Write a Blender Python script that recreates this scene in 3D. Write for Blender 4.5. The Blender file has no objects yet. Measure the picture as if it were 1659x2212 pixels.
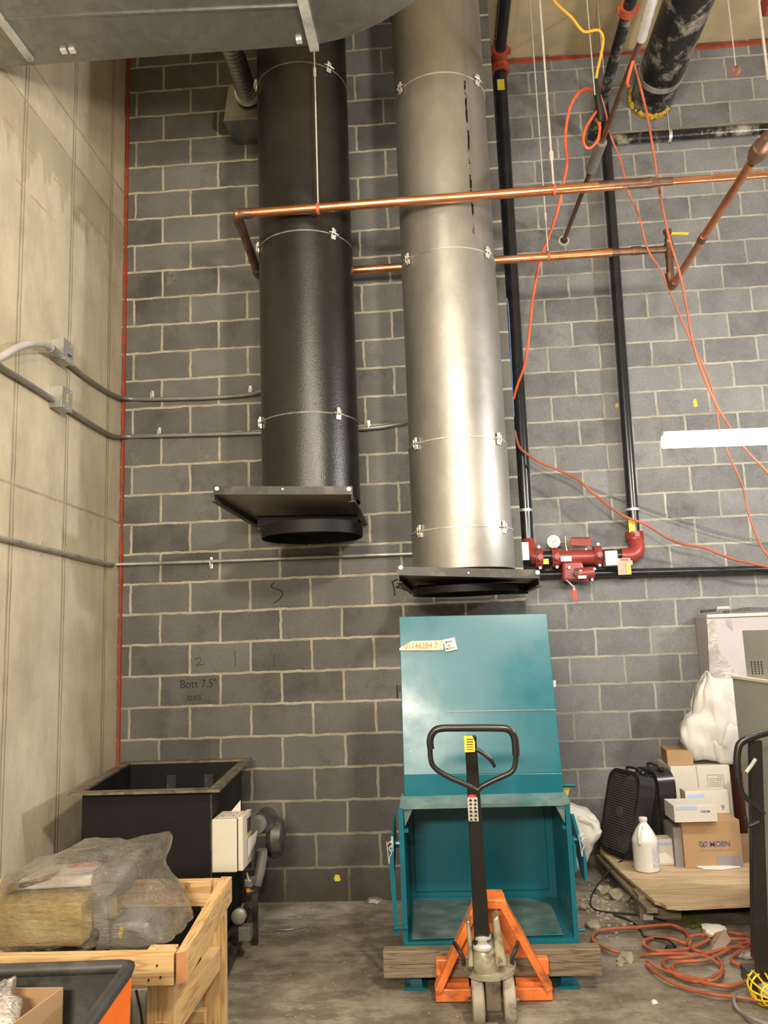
import bpy, bmesh, math, random
from mathutils import Vector, Matrix, noise, Quaternion
random.seed(7)
sc = bpy.context.scene
COL = sc.collection
V = Vector
PI = math.pi

# ------------------------------------------------------------------ camera
CP = V((2.13416, -5.33300, 1.60398)); YAW, PIT, ROLL, FP = -0.0606557, 0.1565313, -0.0367148, 1746.67
cf = V((math.sin(YAW)*math.cos(PIT), math.cos(YAW)*math.cos(PIT), math.sin(PIT)))
r0 = V((math.cos(YAW), -math.sin(YAW), 0)); u0 = r0.cross(cf)
cr = r0*math.cos(ROLL)+u0*math.sin(ROLL); cu = -r0*math.sin(ROLL)+u0*math.cos(ROLL)
cam = bpy.data.cameras.new('camera'); cam.sensor_fit = 'HORIZONTAL'; cam.sensor_width = 36
cam.lens = FP/1659*36; cam.clip_start = .05; cam.clip_end = 100
co = bpy.data.objects.new('camera', cam); COL.objects.link(co)
M = Matrix((cr, cu, -cf)).transposed().to_4x4(); M.translation = CP; co.matrix_world = M
sc.camera = co

def A(px, py, ax, val):
    """point of the place seen at photo pixel (px, py) on the plane ax = val"""
    d = cf + cr*((px-829.5)/FP) - cu*((py-1106)/FP)
    i = 'XYZ'.index(ax)
    return CP + d*((val-CP[i])/d[i])
def AY(px, py, y): return A(px, py, 'Y', y)
def AZ(px, py, z): return A(px, py, 'Z', z)
def AX(px, py, x): return A(px, py, 'X', x)

# ------------------------------------------------------------------ world, lights, exposure
w = bpy.data.worlds.new('world'); sc.world = w; w.use_nodes = True
bg = w.node_tree.nodes['Background']; bg.inputs[0].default_value = (1.0, .87, .68, 1); bg.inputs[1].default_value = .25
sc.view_settings.view_transform = 'Standard'; sc.view_settings.look = 'None'
sc.view_settings.gamma = 1; sc.view_settings.use_curve_mapping = False
sc.view_settings.exposure = 0.0
def area(name, loc, rot, sx, sy, power, col):
    l = bpy.data.lights.new(name, 'AREA'); l.shape = 'RECTANGLE'; l.size = sx; l.size_y = sy
    l.energy = power; l.color = col
    o = bpy.data.objects.new(name, l); COL.objects.link(o); o.location = loc; o.rotation_euler = rot
    return o
WARM = (1.0, .88, .70); COOL = (1.0, .97, .93)
# unseen lamps outside the view; no fixtures are modelled for them
area('work_light_glow', (1.45, -7.4, 2.8), (math.radians(80), 0, 0), 1.1, .3, 300, WARM)
def bulb(loc, power, col, r=.12):
    l = bpy.data.lights.new('unseen_bulb', 'POINT'); l.energy = power; l.color = col; l.shadow_soft_size = r
    o = bpy.data.objects.new('unseen_bulb', l); COL.objects.link(o); o.location = loc; return o
bulb((3.0, -4.0, 3.3), 380, WARM)
bulb((1.9, -3.4, 3.9), 110, WARM)  # added unseen fill that brightens the upper walls; no known lamp
bulb((6.3, -1.8, 3.3), 400, COOL)
LAMP_A = AY(1432, 953, -1.25)

# ------------------------------------------------------------------ materials
def newmat(name):
    m = bpy.data.materials.new(name); m.use_nodes = True
    nt = m.node_tree; b = nt.nodes['Principled BSDF']
    return m, nt, b
def N(nt, t, **k):
    n = nt.nodes.new(t)
    for a, v in k.items():
        if a.startswith('i_'):
            key = a[2:]; n.inputs[int(key) if key.isdigit() else key.replace('_', ' ')].default_value = v
        else: setattr(n, a, v)
    return n
def c4(c): return (c[0], c[1], c[2], 1)
def ramp(nt, fac, stops):
    r = N(nt, 'ShaderNodeValToRGB'); e = r.color_ramp.elements
    while len(e) < len(stops): e.new(.5)
    for i, (p, c) in enumerate(stops): e[i].position = p; e[i].color = c4(c) if not isinstance(c, (int, float)) else (c, c, c, 1)
    nt.links.new(fac, r.inputs[0]); return r.outputs[0]
def mixc(nt, f, a, b, mode='MIX'):
    m = N(nt, 'ShaderNodeMix', data_type='RGBA', blend_type=mode)
    for s, v in ((m.inputs[0], f), (m.inputs[6], a), (m.inputs[7], b)):
        if hasattr(v, 'links') or hasattr(v, 'is_linked'): nt.links.new(v, s)
        else: s.default_value = v if isinstance(v, (int, float)) else c4(v)
    return m.outputs[2]
def nz(nt, vec, scale, detail=3, rough=.55, sc3=None):
    if sc3:
        mp = N(nt, 'ShaderNodeMapping'); mp.inputs['Scale'].default_value = sc3; nt.links.new(vec, mp.inputs[0]); vec = mp.outputs[0]
    n = N(nt, 'ShaderNodeTexNoise'); n.inputs['Scale'].default_value = scale; n.inputs['Detail'].default_value = detail
    n.inputs['Roughness'].default_value = rough; nt.links.new(vec, n.inputs['Vector']); return n.outputs[0]
def geo(nt): return N(nt, 'ShaderNodeNewGeometry').outputs['Position']
def objc(nt): return N(nt, 'ShaderNodeTexCoord').outputs['Object']
def bump(nt, b, h, st=.3, dist=.01):
    n = N(nt, 'ShaderNodeBump'); n.inputs['Strength'].default_value = st; n.inputs['Distance'].default_value = dist
    nt.links.new(h, n.inputs['Height']); nt.links.new(n.outputs[0], b.inputs['Normal'])
def math_(nt, op, a, b=None, c=None, clamp=False):
    m = N(nt, 'ShaderNodeMath', operation=op); m.use_clamp = clamp
    for i, v in enumerate((a, b, c)):
        if v is None: continue
        if isinstance(v, (int, float)): m.inputs[i].default_value = v
        else: nt.links.new(v, m.inputs[i])
    return m.outputs[0]

def plain(name, col, rough=.5, metal=0, var=.12, scale=12, bmp=.0, alpha=None, spec=None, dirt=None, dscale=5):
    m, nt, b = newmat(name)
    b.inputs['Roughness'].default_value = rough; b.inputs['Metallic'].default_value = metal
    p = objc(nt); n = nz(nt, p, scale, 4)
    lo = tuple(max(0, x*(1-var)) for x in col); hi = tuple(min(1, x*(1+var)) for x in col)
    c = ramp(nt, n, [(.3, lo), (.7, hi)])
    if dirt:
        d = ramp(nt, nz(nt, p, dscale, 6, .7), [(.5, 0.), (.66, 1.)])
        c = mixc(nt, d, c, dirt)
    nt.links.new(c, b.inputs['Base Color'])
    if bmp: bump(nt, b, nz(nt, p, scale*4, 3), bmp, .004)
    if spec is not None: b.inputs['Specular IOR Level'].default_value = spec
    if alpha is not None: b.inputs['Alpha'].default_value = alpha
    return m

def block_mat(name, off, base_dark, base_light, mortar):
    m, nt, b = newmat(name)
    p = geo(nt); s = N(nt, 'ShaderNodeSeparateXYZ'); nt.links.new(p, s.inputs[0])
    x = math_(nt, 'ADD', s.outputs[0], s.outputs[1]); x = math_(nt, 'SUBTRACT', x, off)
    cb = N(nt, 'ShaderNodeCombineXYZ'); nt.links.new(x, cb.inputs[0]); nt.links.new(s.outputs[2], cb.inputs[1])
    # slightly wandering joints
    wob = N(nt, 'ShaderNodeTexNoise'); wob.inputs['Scale'].default_value = 9; wob.inputs['Detail'].default_value = 5; wob.inputs['Roughness'].default_value = .7
    nt.links.new(p, wob.inputs['Vector'])
    vm = N(nt, 'ShaderNodeVectorMath', operation='MULTIPLY_ADD'); nt.links.new(wob.outputs['Color'], vm.inputs[0])
    vm.inputs[1].default_value = (.026, .024, 0); nt.links.new(cb.outputs[0], vm.inputs[2])
    sh = N(nt, 'ShaderNodeVectorMath', operation='SUBTRACT'); nt.links.new(vm.outputs[0], sh.inputs[0]); sh.inputs[1].default_value = (.013, .012, 0)
    br = N(nt, 'ShaderNodeTexBrick', offset=.5, offset_frequency=2, squash=1)
    nt.links.new(sh.outputs[0], br.inputs['Vector'])
    br.inputs['Scale'].default_value = 1; br.inputs['Brick Width'].default_value = .4064; br.inputs['Row Height'].default_value = .2032
    br.inputs['Mortar Size'].default_value = .0085; br.inputs['Mortar Smooth'].default_value = .12
    br.inputs['Color1'].default_value = (0, 0, 0, 1); br.inputs['Color2'].default_value = (1, 1, 1, 1); br.inputs['Mortar'].default_value = (.5, .5, .5, 1)
    br.inputs['Bias'].default_value = 0
    var = ramp(nt, br.outputs['Color'], [(0, base_dark), (1, base_light)])
    big = nz(nt, p, 3.2, 5, .6); fine = nz(nt, p, 75, 4, .7)
    c = mixc(nt, ramp(nt, big, [(.35, 0.), (.75, .55)]), var, tuple(x*1.35 for x in base_light))
    c = mixc(nt, ramp(nt, nz(nt, p, 2.1, 6, .7), [(.55, 0.), (.72, .7)]), c, tuple(x*.6 for x in base_dark))
    c = mixc(nt, .55, c, ramp(nt, fine, [(.25, .38), (.5, .6), (.75, .95)]), 'MULTIPLY')
    c = mixc(nt, 1., c, (1.75, 1.75, 1.75), 'MULTIPLY')
    # pale mortar smears
    sm = ramp(nt, nz(nt, p, 4.3, 7, .72, (1, 1, .7)), [(.64, 0.), (.76, .8)])
    c = mixc(nt, sm, c, tuple(x*.75 for x in mortar))
    mor = mixc(nt, ramp(nt, nz(nt, p, 7, 4), [(.3, 0.), (.7, 1.)]), mortar, tuple(x*.62 for x in mortar))
    c = mixc(nt, br.outputs['Fac'], c, mor)
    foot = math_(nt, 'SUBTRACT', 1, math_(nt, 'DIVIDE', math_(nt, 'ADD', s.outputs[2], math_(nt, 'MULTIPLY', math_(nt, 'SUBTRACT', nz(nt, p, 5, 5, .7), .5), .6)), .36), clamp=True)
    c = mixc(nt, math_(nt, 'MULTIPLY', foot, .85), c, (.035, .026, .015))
    grime_shade = math_(nt, 'MULTIPLY', ramp(nt, math_(nt, 'DIVIDE', s.outputs[2], 1.6), [(.35, .5), (1, 0.)]), ramp(nt, nz(nt, p, 1.3, 5, .6), [(.35, .5), (.65, 1.)]))  # lower wall darkens: grime plus light falloff painted into the colour
    c = mixc(nt, grime_shade, c, (.050, .045, .036))
    nt.links.new(c, b.inputs['Base Color']); b.inputs['Roughness'].default_value = .82
    b.inputs['Specular IOR Level'].default_value = .25
    h = math_(nt, 'SUBTRACT', math_(nt, 'MULTIPLY', fine, .25), br.outputs['Fac'])
    bump(nt, b, h, .55, .006)
    return m
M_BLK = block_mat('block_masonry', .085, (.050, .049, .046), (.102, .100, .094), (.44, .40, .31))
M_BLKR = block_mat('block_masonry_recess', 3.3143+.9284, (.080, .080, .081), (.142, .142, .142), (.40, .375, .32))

def concrete_wall():
    m, nt, b = newmat('formed_concrete'); p = geo(nt)
    s = N(nt, 'ShaderNodeSeparateXYZ'); nt.links.new(p, s.inputs[0])
    n1 = nz(nt, p, 1.6, 6, .62); n2 = nz(nt, p, 22, 5, .7); n3 = nz(nt, p, 5, 6, .65, (1, 1, .35))
    c = ramp(nt, n1, [(.28, (.40, .345, .255)), (.5, (.53, .465, .35)), (.75, (.62, .555, .43))])
    c = mixc(nt, ramp(nt, n3, [(.5, 0.), (.72, .45)]), c, (.33, .285, .215))
    c = mixc(nt, ramp(nt, n2, [(.60, 0.), (.74, .35)]), c, (.30, .27, .21))
    wb = math_(nt, 'MULTIPLY', math_(nt, 'SUBTRACT', nz(nt, p, 4, 3), .5), .012)
    yy = math_(nt, 'ADD', s.outputs[1], wb); zz = math_(nt, 'ADD', s.outputs[2], wb)
    def line(v, pos, half):
        d = math_(nt, 'ABSOLUTE', math_(nt, 'SUBTRACT', v, pos))
        return math_(nt, 'SUBTRACT', 1, math_(nt, 'DIVIDE', d, half), clamp=True)
    # vertical seams every 0.59 m, doubled
    fr = math_(nt, 'FRACT', math_(nt, 'DIVIDE', math_(nt, 'ADD', yy, .235+59*3), .59))
    l1 = line(fr, .0, .028); l2 = line(fr, .05, .020); l3 = line(fr, 1., .028)
    seam = math_(nt, 'MAXIMUM', math_(nt, 'MAXIMUM', l1, l2), l3)
    for z, hw in ((2.456, .012), (4.616, .014), (4.88, .011)): seam = math_(nt, 'MAXIMUM', seam, line(zz, z, hw))
    seamc = math_(nt, 'MULTIPLY', seam, ramp(nt, nz(nt, p, 6, 4), [(.3, .35), (.65, 1.)]))
    c = mixc(nt, ramp(nt, nz(nt, p, 2.7, 7, .75, (1, 1, .5)), [(.47, 0.), (.62, .5)]), c, (.36, .31, .23))
    c = mixc(nt, ramp(nt, nz(nt, p, 40, 4, .7), [(.62, 0.), (.7, .5)]), c, (.25, .21, .15))
    c = mixc(nt, seamc, c, (.24, .19, .135))
    # darker damp band under the pour line at 4.6 m, with a dripping lower edge
    dr = nz(nt, p, 9, 4, .6, (1, 1, .06))
    lim = math_(nt, 'MULTIPLY_ADD', dr, 1.0, 3.82)
    below = math_(nt, 'LESS_THAN', s.outputs[2], 4.6)
    above = math_(nt, 'GREATER_THAN', s.outputs[2], lim)
    c = mixc(nt, math_(nt, 'MULTIPLY', math_(nt, 'MULTIPLY', below, above), .42), c, (.30, .25, .165))
    # rust streaks
    rs = math_(nt, 'MULTIPLY', line(zz, 4.36, .007), ramp(nt, nz(nt, p, 7, 2), [(.5, 0.), (.58, .9)]))
    rs = math_(nt, 'MAXIMUM', rs, math_(nt, 'MULTIPLY', line(zz, 4.1, .007), ramp(nt, nz(nt, p, 5, 2), [(.5, 0.), (.58, .9)])))
    rs = math_(nt, 'MAXIMUM', rs, math_(nt, 'MULTIPLY', line(zz, 3.0, .006), ramp(nt, nz(nt, p, 6, 2), [(.52, 0.), (.6, .7)])))
    c = mixc(nt, rs, c, (.45, .19, .05))
    nt.links.new(c, b.inputs['Base Color']); b.inputs['Roughness'].default_value = .8; b.inputs['Specular IOR Level'].default_value = .3
    h = math_(nt, 'SUBTRACT', math_(nt, 'MULTIPLY', n2, .3), seam); bump(nt, b, h, .35, .006)
    return m
M_CONC = concrete_wall()

def floor_mat():
    m, nt, b = newmat('dusty_concrete_floor'); p = geo(nt)
    c = ramp(nt, nz(nt, p, 2.3, 9, .72), [(.34, (.095, .080, .060)), (.46, (.19, .165, .128)), (.56, (.27, .242, .195)), (.72, (.37, .335, .275))])
    c = mixc(nt, ramp(nt, nz(nt, p, 5.5, 6, .7, (1, 2.2, 1)), [(.52, 0.), (.68, .65)]), c, (.16, .135, .10))
    c = mixc(nt, ramp(nt, nz(nt, p, 13, 5, .7), [(.6, 0.), (.72, .5)]), c, (.40, .36, .29))
    c = mixc(nt, ramp(nt, nz(nt, p, 60, 3, .7), [(.66, 0.), (.74, .6)]), c, (.08, .065, .05))
    nt.links.new(c, b.inputs['Base Color']); c = mixc(nt, ramp(nt, nz(nt, p, 3.1, 9, .78, (1, 1.8, 1)), [(.49, 0.), (.56, .6)]), c, (.10, .084, .062))
    nt.links.new(c, b.inputs['Base Color'])
    b.inputs['Roughness'].default_value = .75; b.inputs['Specular IOR Level'].default_value = .3
    bump(nt, b, nz(nt, p, 30, 6, .7), .5, .01)
    return m
M_FLOOR = floor_mat()
M_CEIL = plain('ceiling_concrete', (.42, .33, .19), .85, var=.2, scale=2.5, bmp=.2)
def red_mat():
    return plain('red_firestop', (.27, .042, .014), .5, var=.25, scale=14, bmp=.4)
M_RED = red_mat()

def black_duct():
    m, nt, b = newmat('black_coated_duct'); p = geo(nt)
    n = nz(nt, p, 150, 3, .6)
    c = ramp(nt, nz(nt, p, 6, 5, .7), [(.35, (.009, .008, .0075)), (.7, (.016, .015, .013))])
    c = mixc(nt, ramp(nt, nz(nt, p, 16, 7, .75), [(.71, 0.), (.74, .8)]), c, (.17, .15, .12))
    nt.links.new(c, b.inputs['Base Color']); b.inputs['Roughness'].default_value = .30
    bump(nt, b, nz(nt, p, 120, 3, .6), .35, .004); return m
M_BD = black_duct()
def steel_duct():
    m, nt, b = newmat('dull_stainless_duct'); p = geo(nt)
    c = ramp(nt, nz(nt, p, 4, 6, .6, (1, 1, .5)), [(.3, (.26, .25, .235)), (.7, (.38, .365, .34))])
    s = N(nt, 'ShaderNodeSeparateXYZ'); nt.links.new(p, s.inputs[0])
    wob = math_(nt, 'MULTIPLY', math_(nt, 'SUBTRACT', nz(nt, p, 8, 4), .5), .02)
    d = math_(nt, 'ABSOLUTE', math_(nt, 'SUBTRACT', math_(nt, 'ADD', s.outputs[0], wob), 2.452))
    ln = math_(nt, 'LESS_THAN', d, .006)
    zz = s.outputs[2]
    win = math_(nt, 'MULTIPLY', math_(nt, 'GREATER_THAN', zz, 3.95), math_(nt, 'LESS_THAN', zz, 4.95))
    gap = ramp(nt, nz(nt, p, 14, 5, .7), [(.46, 0.), (.52, 1.)])
    ln = math_(nt, 'MULTIPLY', math_(nt, 'MULTIPLY', ln, win), gap)
    c = mixc(nt, ln, c, (.02, .018, .015))
    c = mixc(nt, ramp(nt, nz(nt, p, 21, 5, .75), [(.72, 0.), (.75, .7)]), c, (.08, .07, .06))
    nt.links.new(c, b.inputs['Base Color']); b.inputs['Metallic'].default_value = .85
    r = math_(nt, 'MULTIPLY_ADD', nz(nt, p, 3, 5, .6, (1, 1, .6)), .2, .40); nt.links.new(r, b.inputs['Roughness'])
    bump(nt, b, nz(nt, p, 3.5, 3, .5), .35, .02); return m
M_SD = steel_duct()
def galv():
    m, nt, b = newmat('galvanised_sheet'); p = geo(nt)
    v = N(nt, 'ShaderNodeTexVoronoi'); v.inputs['Scale'].default_value = 26; nt.links.new(p, v.inputs['Vector'])
    sp = N(nt, 'ShaderNodeSeparateColor'); nt.links.new(v.outputs['Color'], sp.inputs[0])
    c = mixc(nt, .25, ramp(nt, nz(nt, p, 3, 4), [(.3, (.19, .20, .18)), (.7, (.30, .31, .28))]), ramp(nt, sp.outputs[0], [(0, .22), (1, .4)]))
    nt.links.new(c, b.inputs['Base Color']); b.inputs['Metallic'].default_value = .9; b.inputs['Roughness'].default_value = .38
    bump(nt, b, nz(nt, p, 6, 2), .12, .02); return m
M_GALV = galv()
def copper():
    m, nt, b = newmat('copper'); p = geo(nt)
    c = ramp(nt, nz(nt, p, 5, 5, .6), [(.3, (.50, .20, .09)), (.6, (.76, .34, .17)), (.8, (.80, .42, .25))])
    c = mixc(nt, ramp(nt, nz(nt, p, 60, 3, .7), [(.62, 0.), (.7, .5)]), c, (.28, .10, .04))
    nt.links.new(c, b.inputs['Base Color']); b.inputs['Metallic'].default_value = .95; b.inputs['Roughness'].default_value = .27
    return m
M_CU = copper()
M_CUD = plain('tarnished_copper', (.22, .13, .09), .38, .85, .35, 9)
M_BLKPIPE = plain('black_steel_pipe', (.013, .014, .017), .24, .0, .3, 10, spec=.6)
M_SCAB = plain('mastic_coated_pipe', (.012, .011, .010), .28, 0, .3, 10, .6, dirt=(.34, .30, .24), dscale=4.2)
M_GREY = plain('grey_conduit', (.24, .23, .215), .36, .4, .15, 8)
M_LIGHTGREY = plain('light_grey_flexible_conduit', (.42, .40, .38), .5, 0, .1)
M_ZINC = plain('zinc_plate', (.70, .69, .66), .35, .6, .15, 20)
M_ZINCD = plain('dull_zinc', (.46, .46, .42), .42, .5, .15, 20, dirt=(.2, .2, .18))
M_WHITEP = plain('white_painted', (.58, .57, .54), .45, 0, .04)
M_DARK = plain('flat_dark_steel', (.028, .026, .024), .45, .2, .3, 8, dirt=(.08, .07, .06), dscale=7)
M_PLATE = plain('grey_primed_sheet', (.30, .27, .22), .5, .2, .12, 5)
M_TEAL = plain('teal_paint', (.002, .112, .155), .27, 0, .07, 4, spec=.45)
def _cloudy(m):
    nt = m.node_tree; b = nt.nodes['Principled BSDF']; p = geo(nt)
    nt.links.new(ramp(nt, nz(nt, p, 3, 6, .6), [(.35, .24), (.65, .36)]), b.inputs['Roughness'])
    bump(nt, b, nz(nt, p, 4, 3), .06, .01)
_cloudy(M_TEAL)
M_TEALDUST = plain('dusty_teal_paint', (.105, .165, .165), .6, 0, .35, 9, dirt=(.02, .11, .12), dscale=3)
M_ORANGE = plain('scuffed_orange_paint', (.78, .20, .045), .42, 0, .12, 6, dirt=(.30, .09, .035), dscale=9)
M_ORANGEB = plain('bright_orange_plastic', (.85, .16, .01), .4, 0, .1, 6, dirt=(.3, .06, .01), dscale=6)
M_BLKPAINT = plain('black_powder_coat', (.013, .012, .011), .30, 0, .3, 9, spec=.55)
M_BLKDUSTY = plain('dusty_black', (.022, .020, .018), .42, 0, .3, 7, dirt=(.09, .08, .065), dscale=6)
M_CREAMM = plain('greasy_cast_metal', (.46, .42, .31), .35, .45, .25, 14, .2, dirt=(.10, .07, .04), dscale=12)
M_WHEEL = plain('worn_nylon_wheel', (.30, .26, .21), .6, 0, .2, 12, dirt=(.12, .10, .08), dscale=9)
M_TANK = plain('black_tank_steel', (.006, .0055, .005), .55, 0, .3, 5, spec=.25)
M_RIM = plain('worn_steel_rim', (.20, .165, .12), .45, .4, .3, 9, dirt=(.06, .045, .035), dscale=11)
M_CREAM = plain('cream_enamel', (.60, .56, .47), .42, 0, .03)
M_CABG = plain('sage_grey_cabinet', (.30, .305, .265), .45, 0, .04)
M_RUBBER = plain('rubber_cable', (.012, .011, .010), .5)
M_OCORD = plain('orange_cord', (.72, .11, .03), .42, 0, .15, 7)
M_OCORDD = plain('dirty_orange_cord', (.36, .085, .035), .55, 0, .35, 5, dirt=(.20, .13, .08), dscale=6)
M_YCORD = plain('yellow_orange_cord', (.80, .36, .03), .45)
M_YEL = plain('yellow_plastic', (.78, .60, .02), .4)
M_YELT = plain('yellow_label', (.62, .50, .04), .5)
M_FOAM = plain('yellow_foam', (.48, .31, .03), .8, 0, .25, 30, .8)
M_SPRINK = plain('red_fire_paint', (.27, .035, .027), .36, 0, .15, 10, dirt=(.20, .05, .035), dscale=6)
M_COUP = plain('orange_red_coupling', (.36, .07, .03), .45, 0, .2, 14)
M_CARD = plain('brown_cardboard', (.33, .205, .105), .8, 0, .06, 6)
M_CARDW = plain('white_cardboard', (.50, .465, .40), .75, 0, .05, 4)
M_CARDD = plain('dark_cardboard', (.22, .13, .07), .8, 0, .1, 6)
M_PAPER = plain('white_paper', (.62, .60, .56), .7, 0, .02)
M_LBLUE = plain('pale_blue_print', (.30, .40, .60), .7, 0, .02)
M_NAVY = plain('navy_print', (.05, .06, .20), .7, 0, .02)
M_GREYP = plain('grey_print', (.22, .19, .20), .7, 0, .02)
M_INK = plain('black_marker', (.012, .010, .009), .7)
M_OINK = plain('orange_marker', (.50, .13, .04), .7)
M_TAPE = plain('masking_tape', (.60, .55, .40), .7, 0, .06, 9)
M_CHALK = plain('yellow_spray_chalk', (.50, .46, .05), .9)
M_JUG = plain('white_translucent_plastic', (.60, .58, .55), .38, 0, .04, 30)
M_SACK = plain('white_woven_sack', (.50, .475, .44), .6, 0, .05, 12, .1)
def _creased(m):
    nt = m.node_tree; b = nt.nodes['Principled BSDF']; p = objc(nt)
    v = math_(nt, 'ABSOLUTE', math_(nt, 'SUBTRACT', nz(nt, p, 6, 2, .45, (1, 1, .4)), .5))
    bump(nt, b, math_(nt, 'POWER', v, .75), 1., .06)
_creased(M_SACK)
M_FAN = plain('black_fan_plastic', (.016, .015, .014), .3, 0, .2, 8)
M_FANG = plain('dusty_fan_grille', (.05, .047, .042), .55, 0, .2, 8)
M_PURPLE = plain('pink_white_wrap', (.40, .36, .36), .5, 0, .06, 5)
M_BIN = plain('dark_grey_bin_plastic', (.032, .032, .032), .45, 0, .25, 7, dirt=(.08, .078, .072), dscale=4)
M_BROWN = plain('rust_brown_box', (.16, .05, .035), .7)
M_STONE = plain('broken_concrete', (.29, .25, .19), .9, 0, .3, 14, .8)
M_BLUE = plain('blue_tape', (.10, .22, .48), .6)
M_DAMP = plain('brick_red_label', (.5, .04, .03), .5)

def wood(name, axis, a, bcol, c_, scale=1.):
    m, nt, b = newmat(name); p = geo(nt)
    s3 = [11, 11, 11]; s3['xyz'.index(axis)] = .75
    n = nz(nt, p, 2.2*scale, 3, .5, tuple(s3))
    w_ = N(nt, 'ShaderNodeTexWave', wave_type='BANDS'); w_.inputs['Scale'].default_value = 0
    rings = math_(nt, 'FRACT', math_(nt, 'MULTIPLY', n, 7.))
    rings = math_(nt, 'ABSOLUTE', math_(nt, 'SUBTRACT', rings, .5))
    c = ramp(nt, rings, [(0, bcol), (.28, a), (.5, a)])
    c = mixc(nt, ramp(nt, nz(nt, p, 7, 5, .6, tuple(x*.4 for x in s3)), [(.5, 0.), (.75, .6)]), c, c_)
    nt.links.new(c, b.inputs['Base Color']); b.inputs['Roughness'].default_value = .6
    bump(nt, b, rings, .08, .003); return m
PINE = ((.52, .345, .16), (.36, .20, .075), (.58, .43, .24))
M_PX, M_PY, M_PZ = [wood('pine_'+k, k, *PINE) for k in 'xyz']
M_OLD = wood('weathered_lumber', 'x', (.20, .16, .105), (.10, .07, .042), (.26, .215, .155), 1.2)
M_PLY = wood('plywood', 'x', (.46, .35, .215), (.32, .22, .12), (.33, .26, .17), .6)
M_ENDGR = plain('end_grain', (.36, .17, .07), .7, 0, .15, 30)

def film(name, cover, col=(.85, .84, .80), rough=.08, scale=22):
    m, nt, b = newmat(name); p = objc(nt)
    n = math_(nt, 'ABSOLUTE', math_(nt, 'SUBTRACT', nz(nt, p, scale, 5, .62, (.45, 1, 1.5)), .5))
    bp = N(nt, 'ShaderNodeBump'); bp.inputs['Strength'].default_value = 1; bp.inputs['Distance'].default_value = .035
    nt.links.new(n, bp.inputs['Height'])
    g_ = N(nt, 'ShaderNodeBsdfGlossy'); g_.inputs['Roughness'].default_value = rough; g_.inputs['Color'].default_value = (1, 1, 1, 1)
    d_ = N(nt, 'ShaderNodeBsdfDiffuse'); d_.inputs['Color'].default_value = c4(col); t_ = N(nt, 'ShaderNodeBsdfTransparent')
    nt.links.new(bp.outputs[0], g_.inputs['Normal']); nt.links.new(bp.outputs[0], d_.inputs['Normal'])
    fr_ = N(nt, 'ShaderNodeFresnel'); fr_.inputs['IOR'].default_value = 1.5; nt.links.new(bp.outputs[0], fr_.inputs['Normal'])
    m1 = N(nt, 'ShaderNodeMixShader'); nt.links.new(ramp(nt, nz(nt, p, scale*.6, 5, .65), [(.40, cover*.25), (.70, min(1, cover*2.2))]), m1.inputs[0])
    nt.links.new(t_.outputs[0], m1.inputs[1]); nt.links.new(d_.outputs[0], m1.inputs[2])
    m2 = N(nt, 'ShaderNodeMixShader'); nt.links.new(math_(nt, 'MULTIPLY_ADD', fr_.outputs[0], 1.3, .03, clamp=True), m2.inputs[0])
    nt.links.new(m1.outputs[0], m2.inputs[1]); nt.links.new(g_.outputs[0], m2.inputs[2])
    nt.links.new(m2.outputs[0], nt.nodes['Material Output'].inputs['Surface']); nt.nodes.remove(b); return m
M_FILM = film('clear_stretch_wrap', .05, rough=.07, scale=26)
M_BAG = film('clear_plastic_bag', .40, (.62, .55, .50), .2, 14)
def glow(name, col, st):
    m, nt, b = newmat(name); b.inputs['Emission Color'].default_value = c4(col); b.inputs['Emission Strength'].default_value = st
    b.inputs['Base Color'].default_value = c4(col); return m
M_TUBE = glow('lamp_diffuser_glow', (1, .96, .90), 95)
M_TUBEW = glow('warm_lamp_diffuser_glow', (1, .9, .74), 9)

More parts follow.
